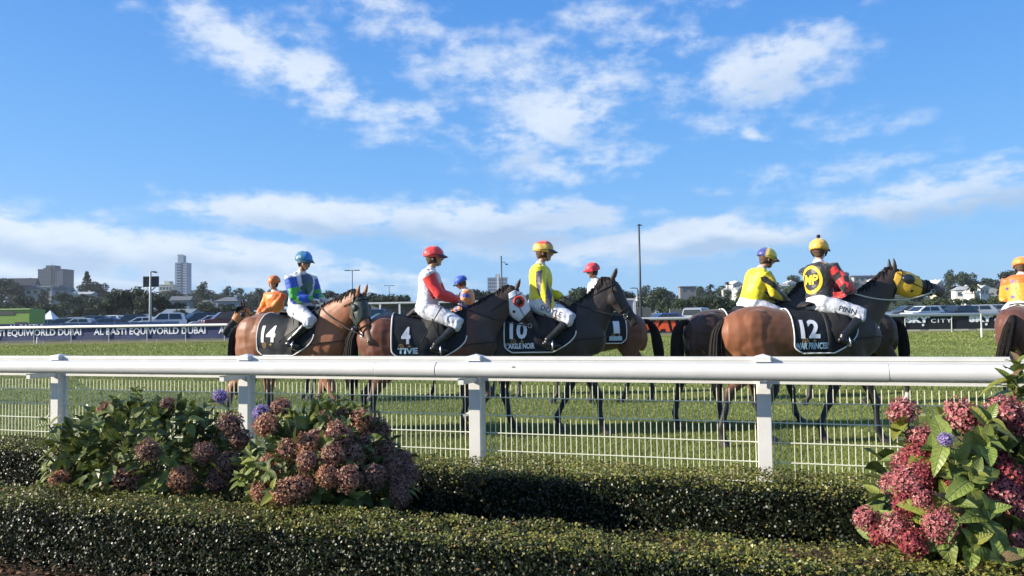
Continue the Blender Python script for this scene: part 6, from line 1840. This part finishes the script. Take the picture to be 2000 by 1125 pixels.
def mk():
    Y = 5.45; c = at(292, 870, Y)
    hd = bush_heads(c.x, Y, [(430, 774, 15, 'mauve', .05), (330, 790, 16, 'dusk', -.1), (235, 940, 30, 'brown', -.50), (355, 935, 24, 'rust', -.55), (118, 940, 24, 'rust', -.35), (130, 925, 20, 'brown', -.3), (400, 885, 22, 'dusk', -.45), (450, 830, 26, 'dusk', -.2), (470, 860, 22, 'dusk', -.2),
                              (445, 905, 24, 'dusk', -.4), (290, 880, 24, 'dusk', -.6), (205, 800, 16, 'rust', -.1), (425, 940, 22, 'dusk', -.4)])
    hydrangea('leafy dark green hydrangea bush with few faded heads, leftmost of the three', c.x, Y, .66, .70, .60, .40, 75, .112, {'g': .55, 'l': .28, 'y': .17}, hd, 31)
    Y = 5.0; c = at(640, 880, Y)
    L_ = [(508, 806, 17, 'mauve', -.1), (548, 797, 23, 'brown', -.05), (520, 830, 24, 'rust', -.25), (640, 820, 24, 'brown', -.1), (660, 815, 22, 'dusk', .0), (705, 822, 25, 'rust', -.1), (740, 838, 24, 'dusk', -.05), (660, 850, 27, 'brown', -.35), (720, 870, 25, 'dusk', -.25), (755, 885, 24, 'dusk', -.1),
          (600, 870, 24, 'rust', -.42), (565, 878, 22, 'brown', -.4), (690, 890, 26, 'dusk', -.4), (650, 888, 25, 'brown', -.5), (525, 905, 20, 'rust', -.4), (560, 962, 30, 'rust', -.62), (590, 950, 24, 'brown', -.6), (640, 930, 24, 'rust', -.6), (680, 935, 28, 'brown', -.6), (545, 920, 18, 'rust', -.45),
          (765, 915, 22, 'dusk', -.3), (790, 900, 20, 'dusk', -.1), (780, 945, 24, 'dusk', -.35), (800, 925, 20, 'dusk', -.2), (730, 930, 24, 'dusk', -.5), (510, 960, 22, 'rust', -.5), (620, 855, 20, 'brown', -.3), (580, 840, 18, 'brown', -.2), (780, 970, 22, 'dusk', -.45), (600, 900, 20, 'brown', -.55)]
    hydrangea('hydrangea bush crowded with faded brown-pink heads, middle of the three', c.x, Y, .62, .52, .58, .36, 44, .112, {'g': .50, 'l': .35, 'y': .15}, bush_heads(c.x, Y, L_), 32,
              extra=[(at(655, 775, 5.0) - Vector((c.x, 5.0, .15)), (0, 0, 1)), (at(715, 800, 5.0) - Vector((c.x, 5.0, .15)), (0, 0, 1)), (at(480, 940, 4.6) - Vector((c.x, 5.0, .15)), (-1, -.6, .2))])
    Y = 3.75; c = at(1925, 930, Y)
    L_ = [(1763, 803, 27, 'pink', -.1), (1800, 855, 26, 'pink', -.15), (1880, 812, 34, 'pink', -.15), (1965, 805, 34, 'pink', -.1), (1990, 830, 26, 'pink', -.1), (1790, 890, 28, 'red', -.2), (1765, 900, 22, 'pink', -.15), (1775, 940, 34, 'pink', -.28), (1800, 925, 28, 'red', -.3), (1740, 945, 22, 'pink', -.1),
          (1690, 1012, 23, 'pink', -.15), (1750, 1030, 28, 'pink', -.3), (1780, 1060, 28, 'red', -.4), (1837, 1025, 32, 'pink', -.45), (1972, 935, 34, 'red', -.35), (1960, 965, 30, 'pink', -.4), (1995, 990, 34, 'pink', -.4), (1846, 858, 14, 'mauve', -.38), (1985, 1060, 26, 'pink', -.45), (1860, 950, 20, 'red', -.35),
          (1720, 1045, 24, 'red', -.2), (1765, 985, 24, 'red', -.3), (1800, 975, 24, 'pink', -.35), (2050, 880, 34, 'pink', -.2), (2060, 960, 34, 'pink', -.3), (2100, 850, 34, 'pink', 0), (2040, 1040, 30, 'red', -.4), (1955, 905, 26, 'red', -.3)]
    o = Vector((c.x, Y, .15))
    hydrangea('hydrangea bush with crimson-pink heads and large lime leaves at the right edge', c.x, Y, .62, .50, .46, .40, 46, .165, {'l': .52, 'g': .20, 'y': .20, 'b': .08}, bush_heads(c.x, Y, L_), 33, fill=500,
              extra=[(at(1985, 715, 3.75) - o, (.1, 0, 1)), (at(1975, 745, 3.72) - o, (-.4, 0, .8)), (at(1995, 770, 3.72) - o, (.2, -.2, .8)), (at(1765, 835, 3.65) - o, (-.5, -.1, .6)), (at(1885, 1010, 3.3) - o, (0, -1, .2)), (at(1925, 860, 3.4) - o, (0, -.8, .5)), (at(1980, 1060, 3.3) - o, (.3, -1, .1)), (at(1870, 900, 3.4) - o, (-.2, -1, .3)), (at(1900, 930, 3.3) - o, (0, -1, .4)), (at(1930, 1000, 3.25) - o, (.1, -1, .2)), (at(1900, 1060, 3.25) - o, (-.1, -1, 0)), (at(1930, 820, 3.45) - o, (.1, -.7, .6)), (at(1860, 985, 3.3) - o, (-.2, -1, .1)), (at(1950, 1090, 3.2) - o, (0, -1, .2)), (at(1820, 880, 3.5) - o, (-.3, -.8, .3))])
mk()
